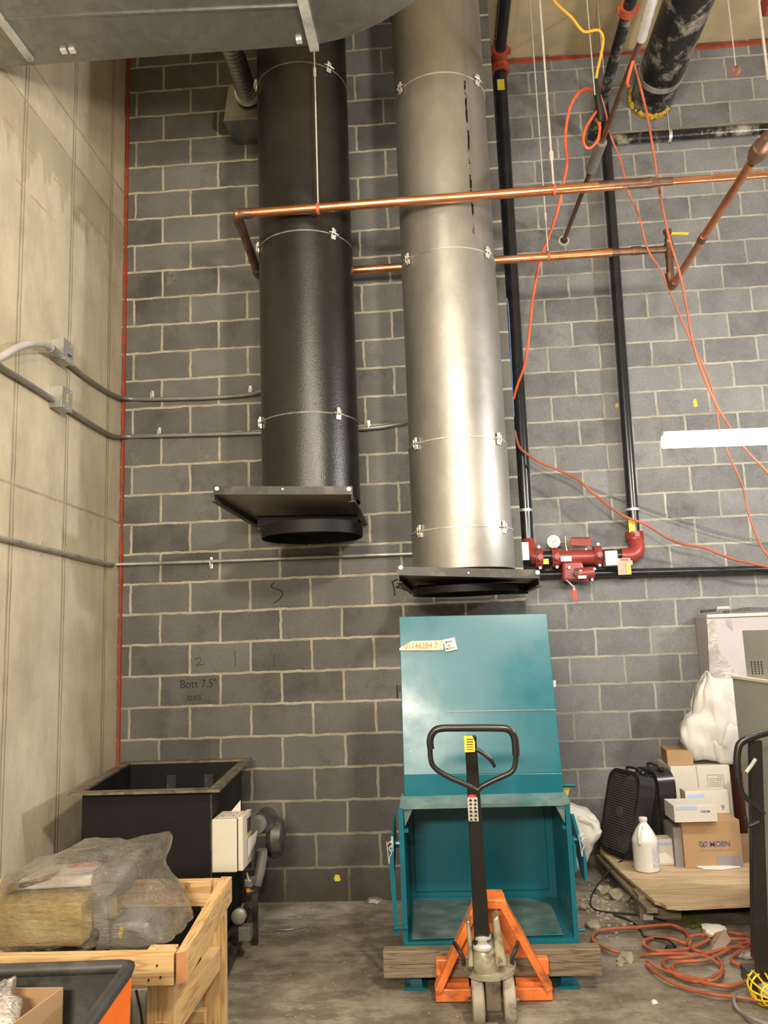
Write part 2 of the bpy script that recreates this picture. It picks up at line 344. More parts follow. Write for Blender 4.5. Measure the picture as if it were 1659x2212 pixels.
# ------------------------------------------------------------------ mesh helpers
class MB:
    def __init__(s): s.v = []; s.f = []
    def add(s, vs, fs):
        k = len(s.v); s.v += [V(a) for a in vs]; s.f += [tuple(i+k for i in f) for f in fs]; return s
    def hexa(s, c):  # 8 corners: bottom loop 0-3, top loop 4-7
        return s.add(c, [(0, 3, 2, 1), (4, 5, 6, 7), (0, 1, 5, 4), (1, 2, 6, 5), (2, 3, 7, 6), (3, 0, 4, 7)])
    def box(s, lo, hi, R=None, o=None):
        x0, y0, z0 = lo; x1, y1, z1 = hi
        c = [V(p) for p in ((x0, y0, z0), (x1, y0, z0), (x1, y1, z0), (x0, y1, z0), (x0, y0, z1), (x1, y0, z1), (x1, y1, z1), (x0, y1, z1))]
        if R is not None: o = V(o if o is not None else (0, 0, 0)); c = [R @ (p-o) + o for p in c]
        return s.hexa(c)
    def bar(s, a, b, w, h, up=(0, 0, 1)):  # rectangular bar a->b, w sideways, h along up
        a, b = V(a), V(b); d = (b-a).normalized(); up = V(up); sd = d.cross(up).normalized(); up = sd.cross(d)
        q = [(-1, -1), (1, -1), (1, 1), (-1, 1)]
        return s.hexa([a+sd*(i*w/2)+up*(j*h/2) for i, j in q]+[b+sd*(i*w/2)+up*(j*h/2) for i, j in q])
    def quadslab(s, c, th, n=None):  # 4 corners, extruded by th along -normal
        c = [V(p) for p in c]
        if n is None: n = (c[1]-c[0]).cross(c[3]-c[0]).normalized()
        n = V(n)
        return s.hexa([p-n*th for p in c]+c)
    def prism(s, pts, vec):
        pts = [V(p) for p in pts]; vec = V(vec); n = len(pts)
        return s.add(pts+[p+vec for p in pts], [tuple(reversed(range(n))), tuple(range(n, 2*n))]+[(i, (i+1) % n, (i+1) % n+n, i+n) for i in range(n)])
    def cyl(s, a, b, r, r2=None, n=24, cap=True):
        a, b = V(a), V(b); r2 = r if r2 is None else r2
        d = (b-a).normalized(); t = V((0, 0, 1)) if abs(d.z) < .9 else V((1, 0, 0)); x = d.cross(t).normalized(); y = d.cross(x)
        vs = []; 
        for p, rr in ((a, r), (b, r2)):
            for i in range(n):
                g = 2*PI*i/n; vs.append(p+x*rr*math.cos(g)+y*rr*math.sin(g))
        fs = [(i, (i+1) % n, (i+1) % n+n, i+n) for i in range(n)]
        if cap: fs += [tuple(reversed(range(n))), tuple(range(n, 2*n))]
        return s.add(vs, fs)
    def ring(s, c, axis, ro, ri, h, n=32):  # hollow ring
        c = V(c); d = V(axis).normalized(); t = V((0, 0, 1)) if abs(d.z) < .9 else V((1, 0, 0)); x = d.cross(t).normalized(); y = d.cross(x)
        vs = []
        for rr, hh in ((ro, 0), (ro, h), (ri, h), (ri, 0)):
            for i in range(n): g = 2*PI*i/n; vs.append(c+d*hh+x*rr*math.cos(g)+y*rr*math.sin(g))
        fs = []
        for k in range(4):
            for i in range(n): j = (i+1) % n; fs.append((k*n+i, k*n+j, ((k+1) % 4)*n+j, ((k+1) % 4)*n+i))
        return s.add(vs, fs)
    def tube(s, pts, r, n=10, closed=False, cap=True):
        pts = [V(p) for p in pts]; m = len(pts); vs = []; x = None
        for i, p in enumerate(pts):
            if closed: d = pts[(i+1) % m]-pts[i-1]
            else: d = pts[min(i+1, m-1)]-pts[max(i-1, 0)]
            d = d.normalized() if d.length > 1e-9 else V((0, 0, 1))
            if x is None: t = V((0, 0, 1)) if abs(d.z) < .9 else V((1, 0, 0)); x = d.cross(t).normalized()
            else: x = (x-d*x.dot(d)); x = x.normalized() if x.length > 1e-6 else d.orthogonal().normalized()
            y = d.cross(x); rr = r[i] if isinstance(r, (list, tuple)) else r
            for k in range(n): g = 2*PI*k/n; vs.append(p+x*rr*math.cos(g)+y*rr*math.sin(g))
        fs = []
        for i in range(m if closed else m-1):
            j = (i+1) % m
            for k in range(n): l = (k+1) % n; fs.append((i*n+k, i*n+l, j*n+l, j*n+k))
        if cap and not closed: fs += [tuple(reversed(range(n))), tuple(range((m-1)*n, m*n))]
        return s.add(vs, fs)
    def lathe(s, prof, c, axis=(0, 0, 1), n=32):
        c = V(c); d = V(axis).normalized(); t = V((0, 0, 1)) if abs(d.z) < .9 else V((1, 0, 0)); x = d.cross(t).normalized(); y = d.cross(x)
        m = len(prof); vs = []
        for rr, hh in prof:
            for i in range(n): g = 2*PI*i/n; vs.append(c+d*hh+x*rr*math.cos(g)+y*rr*math.sin(g))
        fs = [(k*n+i, k*n+(i+1) % n, (k+1)*n+(i+1) % n, (k+1)*n+i) for k in range(m-1) for i in range(n)]
        fs += [tuple(reversed(range(n))), tuple(range((m-1)*n, m*n))]
        return s.add(vs, fs)
def smooth_path(pts, k=6, closed=False):
    pts = [V(p) for p in pts]; out = []; m = len(pts)
    for i in range(m if closed else m-1):
        g = (lambda j: pts[j % m]) if closed else (lambda j: pts[max(0, min(m-1, j))])
        p0, p1, p2, p3 = g(i-1), g(i), g(i+1), g(i+2)
        for q in range(k):
            t = q/k
            out.append(.5*((2*p1)+(p2-p0)*t+(2*p0-5*p1+4*p2-p3)*t*t+(3*p1-p0-3*p2+p3)*t**3))
    if not closed: out.append(pts[-1])
    return out
ORG = {}
def obj(name, mb, mat, parent=None, smooth=False, bev=0, mats=None, pole=None):
    me = bpy.data.meshes.new(name); vs = mb.v
    if parent is None:
        lo = [min(v[i] for v in vs) for i in range(3)]; hi = [max(v[i] for v in vs) for i in range(3)]
        org = V(((lo[0]+hi[0])/2, (lo[1]+hi[1])/2, lo[2]))
    else: org = ORG[parent.name]
    me.from_pydata([tuple(v-org) for v in vs], [], mb.f); me.validate(); me.materials.append(mat)
    bm = bmesh.new(); bm.from_mesh(me); bmesh.ops.recalc_face_normals(bm, faces=bm.faces); bm.to_mesh(me); bm.free()
    o = bpy.data.objects.new(name, me); COL.objects.link(o); ORG[o.name] = org
    if parent is None: o.location = org
    else: o.parent = parent
    if bev:
        b = o.modifiers.new('bevel', 'BEVEL'); b.width = bev; b.segments = 2; b.limit_method = 'ANGLE'; b.angle_limit = .6
    if smooth:
        for p in me.polygons: p.use_smooth = True
        if smooth != 'all':
            try: me.set_sharp_from_angle(angle=math.radians(40))
            except Exception: pass
    return o
def thing(name, label, cat, loc, group=None):
    o = bpy.data.objects.new(name, None); COL.objects.link(o); o.location = V(loc); ORG[o.name] = V(loc)
    o.empty_display_size = .1; return tag(o, label, cat, group)
def tag(o, label=None, cat=None, group=None, kind=None):
    if label: o['label'] = label
    if cat: o['category'] = cat
    if group: o['group'] = group
    if kind: o['kind'] = kind
    return o
def struct(name, mb, mat, **k): return tag(obj(name, mb, mat, **k), kind='structure')
def text(name, body, mat, parent, o, xd, yd, h, width=None, bold=0, extr=.0006):
    """lettering: o = lower left corner, xd/yd = reading and up directions"""
    cu_ = bpy.data.curves.new(name, 'FONT'); cu_.body = body; cu_.size = 1; cu_.offset = bold; cu_.extrude = .001
    t = bpy.data.objects.new(name, cu_); COL.objects.link(t)
    me = bpy.data.meshes.new_from_object(t.evaluated_get(bpy.context.evaluated_depsgraph_get()))
    bpy.data.objects.remove(t)
    xs = [v.co.x for v in me.vertices]; ys = [v.co.y for v in me.vertices]
    sy = h/(max(ys)-min(ys)); sx = width/(max(xs)-min(xs)) if width else sy
    xd = V(xd).normalized(); yd = V(yd).normalized(); nd = xd.cross(yd)
    org = ORG[parent.name] if parent else V((0, 0, 0))
    for v in me.vertices: v.co = V(o)+xd*(v.co.x-min(xs))*sx+yd*(v.co.y-min(ys))*sy+nd*(extr+v.co.z*.3)-org
    me.materials.clear(); me.materials.append(mat)
    ob = bpy.data.objects.new(name, me); COL.objects.link(ob); ob.parent = parent; ORG[ob.name] = org
    return ob
def disc(name, c, axis, r, th, mat, parent, n=20):
    c = V(c); a = V(axis).normalized(); return obj(name, MB().cyl(c, c+a*th, r, n=n), mat, parent, smooth=True)

# ------------------------------------------------------------------ the room
struct('floor', MB().box((-.3, -9, -.1), (7.5, 1.3, 0)), M_FLOOR)
struct('wall_left', MB().box((-.3, -9, 0), (0, .3, 6.45)), M_CONC)
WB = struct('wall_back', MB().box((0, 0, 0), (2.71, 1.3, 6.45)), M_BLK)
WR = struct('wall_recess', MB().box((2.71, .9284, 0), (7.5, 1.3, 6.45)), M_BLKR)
struct('ceiling', MB().box((-.3, -9, 6.45), (7.5, 1.3, 6.7)), M_CEIL)
# red sealant in the corner and along the head of the recessed wall
def bead(name, pts, wx, wy):
    mb = MB(); vs = []; m = len(pts)
    for i, p in enumerate(pts):
        j = .78+.44*noise.noise(V(p)*6)
        vs += [V(p)+q*j for q in (wx*-1+wy*-.3, wx*-.6+wy, wx*.6+wy, wx+wy*-.3)]
    fs = [(4*i+k, 4*i+k+1, 4*i+k+5, 4*i+k+4) for i in range(m-1) for k in range(3)]
    fs += [(4*i+3, 4*i, 4*i+4, 4*i+7) for i in range(m-1)]
    return mb.add(vs, fs+[(0, 1, 2, 3), (4*m-1, 4*m-2, 4*m-3, 4*m-4)])
struct('trim_1', bead('t', [(.018, -.006, .02+i*.06) for i in range(108)], V((.016, 0, 0)), V((0, -.012, 0))), M_RED, smooth=True)
struct('trim_2', bead('t', [(2.72+i*.06, .925, 6.41) for i in range(78)], V((0, 0, .026)), V((0, -.014, 0))), M_RED, smooth=True)
# marker strokes on the block wall
def stroke(name, px, y, r, mat, parent):
    return obj(name, MB().tube(smooth_path([AY(a, b, y) for a, b in px], 5), r, 5), mat, parent)
tag(stroke('marker_stroke', [(592, 1258), (586, 1268), (604, 1275), (610, 1282), (604, 1294), (590, 1303)], -.0004, .0045, M_INK, WB), 'black marker letter S')
stroke('marker_stroke', [(848, 1256), (852, 1275), (853, 1287)], -.0004, .0042, M_INK, WB)
stroke('marker_stroke', [(846, 1258), (858, 1252), (866, 1256), (864, 1264), (856, 1269), (866, 1270), (876, 1276)], -.0004, .0042, M_INK, WB)
stroke('marker_stroke', [(507, 1405), (509, 1440)], -.0004, .0018, M_INK, WB)
stroke('marker_stroke', [(592, 1414), (592, 1441)], -.0004, .0018, M_INK, WB)
stroke('marker_stroke', [(420, 1425), (432, 1420), (432, 1430), (424, 1437), (440, 1435)], -.0004, .0016, M_INK, WB)
text('marker_writing', 'Bott 7.5"', M_INK, WB, AY(390, 1487, 0), (1, 0, 0), (0, 0, 1), .055, .24)
text('marker_writing', 'oxs', M_INK, WB, AY(405, 1513, 0), (1, 0, 0), (0, 0, 1), .03, .09)
def blot(name, px, py, y, rx, rz, mat, parent, n=14):
    c = AY(px, py, y); pts = []
    for i in range(n):
        g = 2*PI*i/n; k = .75+.5*random.random(); pts.append(c+V((rx*k*math.cos(g), 0, rz*k*math.sin(g))))
    return obj(name, MB().prism(pts, (0, -.001, 0)), mat, parent)
blot('chalk_spot', 728, 1897, 0, .022, .024, M_CHALK, WB)
blot('chalk_spot', 1502, 872, .9284, .017, .035, M_CHALK, WR)
blot('chalk_spot', 1332, 876, .9284, .014, .02, M_CHALK, WR)

# ------------------------------------------------------------------ hanging lamp (seen)
def batten(label, a, b, r, mat, parent_mat, group=None):
    a, b = V(a), V(b); d = (b-a).normalized()
    t = thing('tube_light', label, 'light', (a+b)/2+V((0, 0, -r)), group)
    obj('diffuser', MB().cyl(a, b, r, n=20), mat, t, smooth=True)
    sd = d.cross(V((0, 0, 1)))
    obj('housing', MB().bar(a+V((0, 0, r*.95)), b+V((0, 0, r*.95)), r*1.2, r*.5), M_WHITEP, t)
    return t
le = AY(1700, 943, -1.25)
batten('glowing white tube light hanging at right, seen against the recessed block wall', LAMP_A, LAMP_A+(le-LAMP_A).normalized()*1.5, .037, M_TUBE, None)
_lt = bpy.data.objects['tube_light']; _la = LAMP_A+(le-LAMP_A).normalized()*.95; _lb = LAMP_A+(le-LAMP_A).normalized()*1.45
for _p in (_la, _lb): obj('suspension_wire', MB().cyl(_p+V((0, 0, .04)), V((_p.x, _p.y, 6.44)), .003, n=6), M_GREY, _lt)

M_SEAM = plain('duct_sealant', (.17, .16, .14), .5, .2, .5, 25)
# ------------------------------------------------------------------ round ducts
def latch(p, nrm, parent):
    """toggle latch across a seam: p on surface, nrm outward"""
    nrm = V(nrm).normalized(); tx = V((0, 0, 1)).cross(nrm); up = V((0, 0, 1)); mb = MB(); p = V(p)
    mb.bar(p+nrm*.006-up*.035, p+nrm*.006-up*.008, .03, .008, nrm)
    mb.bar(p+nrm*.008+up*.008, p+nrm*.008+up*.035, .016, .01, nrm)
    mb.tube([p+nrm*.014-up*.02+tx*.012, p+nrm*.017+up*.022+tx*.010, p+nrm*.017+up*.022-tx*.010, p+nrm*.014-up*.02-tx*.012], .0028, 6)
    mb.tube([p+nrm*.014-tx*.034+up*.002, p+nrm*.02, p+nrm*.014+tx*.034-up*.002], .0034, 6)
    obj('latch', mb, M_ZINC, parent)
def round_duct(label, cx, cy, r, segs, mat, cat='duct'):
    """segs: list of (z0, z1, radius)"""
    t = thing('round_duct', label, cat, (cx, cy, segs[-1][0]))
    for z0, z1, rr in segs:
        n = 72; vs = []; mb = MB()
        mb.ring((cx, cy, z0), (0, 0, 1), rr, rr-.003, z1-z0, n)
        obj('duct_section', mb, mat, t, smooth=True)
    for i in range(len(segs)-1):
        z = segs[i][0]; rr = max(segs[i][2], segs[i+1][2])
        obj('seam_band', MB().ring((cx, cy, z-.004), (0, 0, 1), rr+.003, rr-.002, .008, 72), M_ZINCD if mat is M_SD else M_SEAM, t, smooth=True)
    return t
BX, BY = 1.415, -.60
bt = round_duct('black coated round duct hanging at left with a square flange at its open end', BX, BY, .293,
    [(5.13, 6.43, .290), (4.02, 5.13, .290), (2.905, 4.02, .293), (2.42, 2.905, .293)], M_BD)
SX, SY = 2.30, -.60
st_ = round_duct('bare dull steel round duct hanging beside the black one', SX, SY, .293,
    [(4.985, 6.43, .287), (3.852, 4.985, .288), (2.715, 3.852, .289), (2.205, 2.715, .293), (1.98, 2.205, .297)], M_SD)
def latches(t, cx, cy, r, zs, angs):
    for z in zs:
        for a in angs:
            n = V((math.sin(a), -math.cos(a), 0)); latch(V((cx, cy, z))+n*(r+.002), n, t)
latches(bt, BX, BY, .293, (5.13, 4.02, 2.905), (math.radians(-68), math.radians(42)))
latches(st_, SX, SY, .293, (4.985, 3.852, 2.715, 2.205), (math.radians(-54), math.radians(50)))

def flange_plate(t, c, cx, cy, r, zc0, zc1, boltpx):
    """c: 4 corners FL FR BR BL of the sheet; round collar from zc1 down to zc0"""
    FL, FR, BR, BL = [V(p) for p in c]
    obj('flange_sheet', MB().quadslab([FL, FR, BR, BL], .003, (0, 0, 1)), M_PLATE, t)
    pn = MB().hexa([V((BL.x+.06, -.34, zc1-.005)), V((BR.x-.07, -.34, zc1-.005)), V((BR.x-.07, -.12, zc1-.005)), V((BL.x+.06, -.12, zc1-.005)), V((BL.x+.03, -.36, BL.z-.004)), V((BR.x-.02, -.36, BR.z-.004)), V((BR.x-.02, -.12, BR.z-.004)), V((BL.x+.03, -.12, BL.z-.004))])
    obj('recess_shade_box', pn, M_TANK, t)  # invented dark box, stands in for the shaded recess behind the sheet
    obj('opening_shade_disc', MB().cyl((cx, cy, zc1-.012), (cx, cy, zc1-.002), r-.006, n=48), M_TANK, t)  # black disc painting the darkness inside the open duct end
    ed = obj('front_lip', MB().quadslab([FL+V((-.005, -.004, -.006)), FR+V((.005, -.004, -.006)), FR+V((.005, -.004, .04)), FL+V((-.005, -.004, .04))], .004), M_DARK, t)
    for a, b in ((FL, BL), (FR, BR)):
        mb = MB(); mb.bar(a+V((0, 0, -.022)), b+V((0, 0, -.022)), .004, .044); mb.bar(a+V((0, 0, -.044)), b+V((0, 0, -.044)), .032, .004)
        obj('side_angle', mb, M_DARK, t)
    obj('rear_angle', MB().bar(BL+V((0, 0, -.03)), BR+V((0, 0, -.03)), .004, .06), M_DARK, t)
    obj('collar', MB().ring((cx, cy, zc0), (0, 0, 1), r, r-.006, zc1-zc0, 72), M_TANK, t, smooth=True)
    for (a, b, rr) in boltpx:
        p = AY(a, b, FL.y-.006)
        bo = disc('bolt', p, (0, -1, 0), rr, .008, M_WHITEP, t); disc('bolt_head', p+V((0, -.008, 0)), (0, -1, 0), rr*.45, .008, M_ZINC, bo, 6)
flange_plate(bt, (AY(463, 1066, -.99), AY(760, 1066, -.99), AY(789, 1120, -.2), AY(556, 1124, -.2)), BX, BY, .30, 2.215, 2.285, [(469, 1056, .012), (611, 1057, .006), (754, 1057, .012)])
flange_plate(st_, (AY(861, 1240, -.98), AY(1164, 1247, -.98), AY(1140, 1262, -.2), AY(892, 1268, -.2)), SX, SY, .302, 1.848, 1.888, [(866, 1226, .012), (1012, 1238, .006), (1161, 1237, .012)])

# ------------------------------------------------------------------ galvanised rectangular duct, upper left
g = thing('galvanised_duct', 'galvanised sheet metal duct crossing the top left corner and curving away', 'duct', (1.2, -2.0, 4.77))
ZG, HG = 4.55, .5
far = [AZ(-60, 123, ZG), AZ(665, 98, ZG), AZ(690, 95, ZG), AZ(740, 83, ZG), AZ(780, 68, ZG), AZ(820, 50, ZG), AZ(850, 32, ZG), AZ(880, 14, ZG), AZ(905, -1, ZG)]
far += [far[-1]+V((.10, -.10, 0)), far[-1]+V((.17, -.22, 0)), far[-1]+V((.20, -.36, 0)), far[-1]+V((.20, -1.2, 0))]
far[0].x = .012; far[0].y = far[1].y-.02
near = [V((.012, -2.35, ZG)), V((1.58, -2.25, ZG)), V((1.62, -2.28, ZG)), V((1.66, -2.32, ZG)), V((1.69, -2.36, ZG)), V((1.71, -2.41, ZG)), V((1.72, -2.47, ZG)), V((1.73, -2.52, ZG)), V((1.735, -2.57, ZG)), V((1.74, -2.65, ZG)), V((1.74, -2.7, ZG)), V((1.74, -2.8, ZG)), V((1.74, -2.95, ZG))]
dn_ = V((far[1].x-1.582, far[1].y+1.465, 0)); near = [near[0]+V((0, dn_.y, 0))]+[p+dn_ for p in near[1:]]
def duct_piece(i0, i1):
    mb = MB(); f_, n_ = far[i0:i1+1], near[i0:i1+1]; m = len(f_); h = V((0, 0, HG))
    vs = f_+n_+[p+h for p in f_]+[p+h for p in n_]; fs = []
    for i in range(m-1):
        fs += [(i, i+1, m+i+1, m+i), (2*m+i, 3*m+i, 3*m+i+1, 2*m+i+1), (i, 2*m+i, 2*m+i+1, i+1), (m+i, m+i+1, 3*m+i+1, 3*m+i)]
    fs += [(0, m, 3*m, 2*m), (m-1, 3*m-1, 4*m-1, 2*m-1)]
    return mb.add(vs, fs)
obj('straight_section', duct_piece(0, 1), M_GALV, g); tag(obj('elbow_section', duct_piece(1, 12), M_GALV, g, smooth=True), 'dark curved elbow section')
def flange_rib(px, py, wd):
    a = AZ(px, py, ZG); b = A(px-(947-px)*.4, py-(1378-py)*.4, 'Z', ZG)
    d = V((a.x, a.y-1.2, ZG)); mb = MB(); mb.bar(a+V((0, .01, -.012)), V((a.x-.02, near[0].y+.03, ZG-.012)), wd, .024); mb.bar(a+V((0, .012, -.02)), a+V((0, .012, HG)), wd, .02, (0, 1, 0))
    return obj('joint_flange', mb, M_ZINCD, g)
flange_rib(62, 119, .03); flange_rib(678, 97, .045)
obj('stiffener_seam', MB().bar(AZ(5, 41, ZG-.003), AZ(660, 13, ZG-.003), .012, .006), M_GALV, g)
for px, py in ((138, 108), (156, 107), (646, 86)):
    obj('clip', MB().box(AZ(px, py, ZG)+V((-.014, -.014, -.012)), AZ(px, py, ZG)+V((.014, .014, 0))), M_ZINC, g)

# flexible round connector and its wall box
fx = thing('flexible_duct', 'crinkled silver flexible duct joining a small metal box on the block wall', 'duct', (.98, -.3, 5.25))
z = 5.39; y0 = -.27; pts = []; rad = []
for i in range(70):
    yy = y0-i*.018; pts.append(V((.985, yy, z))); rad.append(.066+(.006 if i % 2 else -.002))
obj('corrugated_tube', MB().tube(pts, rad, 20), M_GALV, fx, smooth=True)
obj('wall_box', MB().hexa([V(p) for p in ((.80, -.26, 5.22), (1.08, -.26, 5.22), (1.06, -.005, 5.20), (.82, -.005, 5.20), (.84, -.26, 5.50), (1.10, -.26, 5.50), (1.08, -.005, 5.50), (.84, -.005, 5.50))]), M_GALV, fx, bev=.006)
obj('end_collar', MB().ring((.985, -.28, z), (0, -1, 0), .09, .06, .03), M_ZINC, fx, smooth=True)

# ------------------------------------------------------------------ copper pipe run
c = thing('copper_pipe_run', 'long bright copper pipe looping in front of and behind the two round ducts', 'pipe', (1.04, -.6, 4.07))
P0 = AY(510, 463, -.95); P1 = V((3.47, -.95, 4.135)); P2 = V((6.2, -.95, 4.135))
obj('front_pipe', MB().cyl(P0, P1, .0275, n=24), M_CU, c, smooth=True)
obj('front_pipe', MB().cyl(P1, P2, .0205, n=20), M_CU, c, smooth=True)
mb = MB().cyl(P1-V((.30, 0, 0)), P1, .0285); mb.cyl(P1, P1+V((.04, 0, 0)), .0295, .023); mb.cyl(P1+V((.04, 0, 0)), P1+V((.12, 0, 0)), .023); mb.ring(P1-V((.02, 0, 0)), (1, 0, 0), .031, .02, .02)
tag(obj('reducer', mb, M_CUD, c, smooth=True), 'scorched dark reducer fitting')
R0 = V((1.035, -.2, 4.075)); R1 = V((3.40, -.2, 4.09)); R2 = V((3.775, -.2, 4.085))
el = smooth_path([P0+V((.09, 0, 0)), P0+V((.03, 0, 0)), P0+V((0, .04, -.002)), P0+V((-.003, .12, -.005))], 5)
obj('elbow', MB().tube(el, .031, 16), M_CUD, c, smooth=True)
obj('cross_pipe', MB().cyl(P0+V((0, .05, 0)), R0+V((0, -.05, 0)), .0275), M_CUD, c, smooth=True)
el = smooth_path([R0+V((0, -.12, .005)), R0+V((0, -.04, 0)), R0+V((.04, 0, 0)), R0+V((.12, 0, 0))], 5)
obj('elbow', MB().tube(el, .031, 16), M_CUD, c, smooth=True)
obj('rear_pipe', MB().cyl(R0+V((.05, 0, 0)), R1, .0275), M_CU, c, smooth=True)
mb = MB().cyl(R1-V((.02, 0, 0)), R2, .024); mb.cyl(R1+V((.13, 0, 0)), R1+V((.19, 0, 0)), .029)
obj('rear_pipe', mb, M_CUD, c, smooth=True)
D0 = V((3.762, -.2, 3.815)); D1 = V((3.748, -1.62, 3.815)); D2 = V((3.744, -1.95, 3.80))
obj('tee', MB().cyl(R2+V((0, 0, .04)), R2-V((0, 0, .06)), .030), M_CUD, c, smooth=True)
obj('drop_pipe', MB().cyl(R2, D0+V((0, 0, .02)), .024), M_CUD, c, smooth=True)
obj('elbow', MB().tube(smooth_path([D0+V((0, 0, .10)), D0+V((0, 0, .03)), D0+V((0, -.03, 0)), D0+V((0, -.1, 0))], 5), .028, 14), M_CUD, c, smooth=True)
obj('lower_pipe', MB().cyl(D0, D1, .0215), M_CU, c, smooth=True)
obj('coupling', MB().cyl(V((3.755, -.84, 3.815)), V((3.754, -.90, 3.815)), .025), M_CUD, c, smooth=True)
v = obj('upright_valve', MB().lathe([(.014, 0), (.02, .01), (.026, .03), (.02, .05), (.02, .07), (.028, .075), (.028, .10), (.012, .10)], R2+V((0, 0, .035)), n=14), M_CUD, c, smooth=True)
tag(obj('valve_handle', MB().bar(R2+V((.02, -.01, .105)), R2+V((.13, -.01, .095)), .022, .006), M_YEL, v), 'yellow lever')
bv = obj('ball_valve', MB().lathe([(.02, 0), (.034, .02), (.036, .05), (.045, .06), (.045, .12), (.036, .13), (.034, .19), (.02, .21)], D1+V((0, -.02, 0)), (0, -1, -.03), n=20), M_CUD, c, smooth=True)
hp = AY(1642, 334, -1.72); obj('valve_stem', MB().cyl(D1+V((-.01, -.1, 0)), hp, .009), M_ZINC, bv)
tag(obj('valve_handle', MB().tube([hp, AY(1645, 312, -1.72), AY(1657, 288, -1.72), AY(1690, 284, -1.72)], .009, 8), M_YEL, bv), 'yellow lever')

# threaded rods and hangers
def hanger(label, bot, top, r=.005, ring_r=.031, coupling=None, axis=(1, 0, 0), grp=None):
    t = thing('hanger_rod', label, 'hanger', bot, grp)
    bot, top = V(bot), V(top)
    obj('rod', MB().cyl(bot+V((0, 0, ring_r)), top, r, n=8), M_ZINC, t)
    cl = MB().ring(bot-V(axis)*.009, axis, ring_r+.003, ring_r, .018, 20); cl.bar(bot+V((0, 0, ring_r)), bot+V((0, 0, ring_r+.045)), .02, .02)
    obj('clamp', cl, M_COUP, t)
    if coupling: obj('coupler', MB().cyl((bot.x, bot.y, coupling), (bot.x, bot.y, coupling+.05), r*2, n=8), M_ZINC, t)
    return t
a = AY(687, 440, -.95); hanger('thin steel rod clamping the copper pipe in front of the black duct', (a.x, a.y, 4.115), (a.x, a.y, 6.43), coupling=4.98)
a = AY(1196, 402, -.95); hanger('thicker pale steel rod clamping the front copper pipe right of the steel duct', (a.x, a.y, 4.13), (a.x, a.y, 6.45), .0065, coupling=4.32)
a = AY(1184, 548, -.2); hanger('thin steel rod dropping to the copper pipe that runs behind the ducts', (a.x, a.y, 4.09), (a.x, a.y, 6.45), .005, coupling=4.35)
a = AY(1590, 153, -.5); hanger('thin rod ending in an empty copper ring high at right', (a.x, a.y, a.z), (a.x, a.y, 6.45), .0045, .026, axis=(.8, .6, 0))
def rod(label, px, py, y, ztop=6.45, r=.0045, mat=None):
    a = AY(px, py, y); return tag(obj('hanger_rod', MB().cyl(a, (a.x, a.y, ztop), r, n=8), mat or M_ZINC), label, 'hanger')
rod('bare threaded rod hanging beside the taped black coupling', 1285, 205, -.6)
rod('thin rod dropping onto the black mastic pipe', 1305, 165, .35)
rod('pale thick rod at the top right edge of view', 1659, 170, -.9, r=.009)
rod('short thin rod holding the level black pipe high on the wall', 1446, 284, .82, ztop=5.9)

# ------------------------------------------------------------------ black risers and high pipes
def coupling(c_, axis, r, parent, mat=None, w_=.07):
    c_, axis = V(c_), V(axis).normalized(); mb = MB().cyl(c_-axis*w_/2, c_+axis*w_/2, r*1.32, n=24)
    t = V((0, 0, 1)) if abs(axis.z) < .9 else V((1, 0, 0)); s_ = axis.cross(t).normalized()
    for k in (-1, 1): mb.cyl(c_+s_*k*r*1.4-axis.cross(s_)*r*.5, c_+s_*k*r*1.4+axis.cross(s_)*r*.5, r*.28, n=8); mb.bar(c_+s_*k*r*1.1, c_+s_*k*r*1.7, w_*.6, r*.6)
    return obj('coupling', mb, mat or M_COUP, parent, smooth=True)
RY = .84
t = thing('sprinkler_riser', 'tall black steel riser pipe close beside the steel duct', 'pipe', (2.84, RY, 2.17))
obj('pipe', MB().cyl((2.84, RY, 2.2), (2.868, RY, 6.33), .052, n=28), M_BLKPIPE, t, smooth=True)
coupling((2.868, RY, 6.28), (0, 0, 1), .055, t); coupling((2.868, RY-.10, 6.37), (0, 1, 0), .05, t)
obj('elbow', MB().tube(smooth_path([(2.868, RY, 6.26), (2.868, RY, 6.33), (2.868, RY-.05, 6.37), (2.868, RY-.12, 6.375)], 5), .056, 20), M_COUP, t, smooth=True)
obj('overhead_pipe', MB().cyl((2.868, RY-.1, 6.375), (2.86, -2.2, 6.375), .046, n=24), M_BLKPIPE, t, smooth=True)
obj('label_sticker', MB().box(AY(1075, 195, RY-.053)-V((0, .003, 0)), AY(1089, 171, RY-.053)), M_YELT, t)
obj('pipe_strap', MB().ring((2.842, RY, 2.53), (0, 0, 1), .056, .05, .02), M_ZINC, t, smooth=True)
t = thing('sprinkler_riser', 'tall black steel riser pipe standing alone against the recessed wall', 'pipe', (3.65, RY, 2.2))
obj('pipe', MB().cyl((3.645, RY, 2.30), (3.69, RY-.01, 6.0), .042, n=28), M_BLKPIPE, t, smooth=True)
coupling((3.69, RY-.01, 6.0), (0, 0, 1), .044, t)
obj('label_sticker', MB().box(AY(1359, 1150, RY-.05)-V((0, .003, 0)), AY(1371, 1122, RY-.05)), M_YELT, t)
obj('pipe_strap', MB().ring((3.648, RY, 2.50), (0, 0, 1), .052, .045, .018), M_ZINC, t, smooth=True)
t = thing('mastic_pipe', 'black mastic coated pipe entering the block wall above the copper lines', 'pipe', (3.59, 0, 5.55))
obj('pipe', MB().cyl((3.585, .925, 5.63), (3.55, -1.8, 5.63), .040, n=24), M_SCAB, t, smooth=True)
coupling((3.563, -.50, 5.63), (0, 1, 0), .042, t, w_=.06)
obj('wall_sleeve', MB().ring((3.585, .925, 5.63), (0, -1, 0), .05, .038, .05), M_GREY, t, smooth=True)
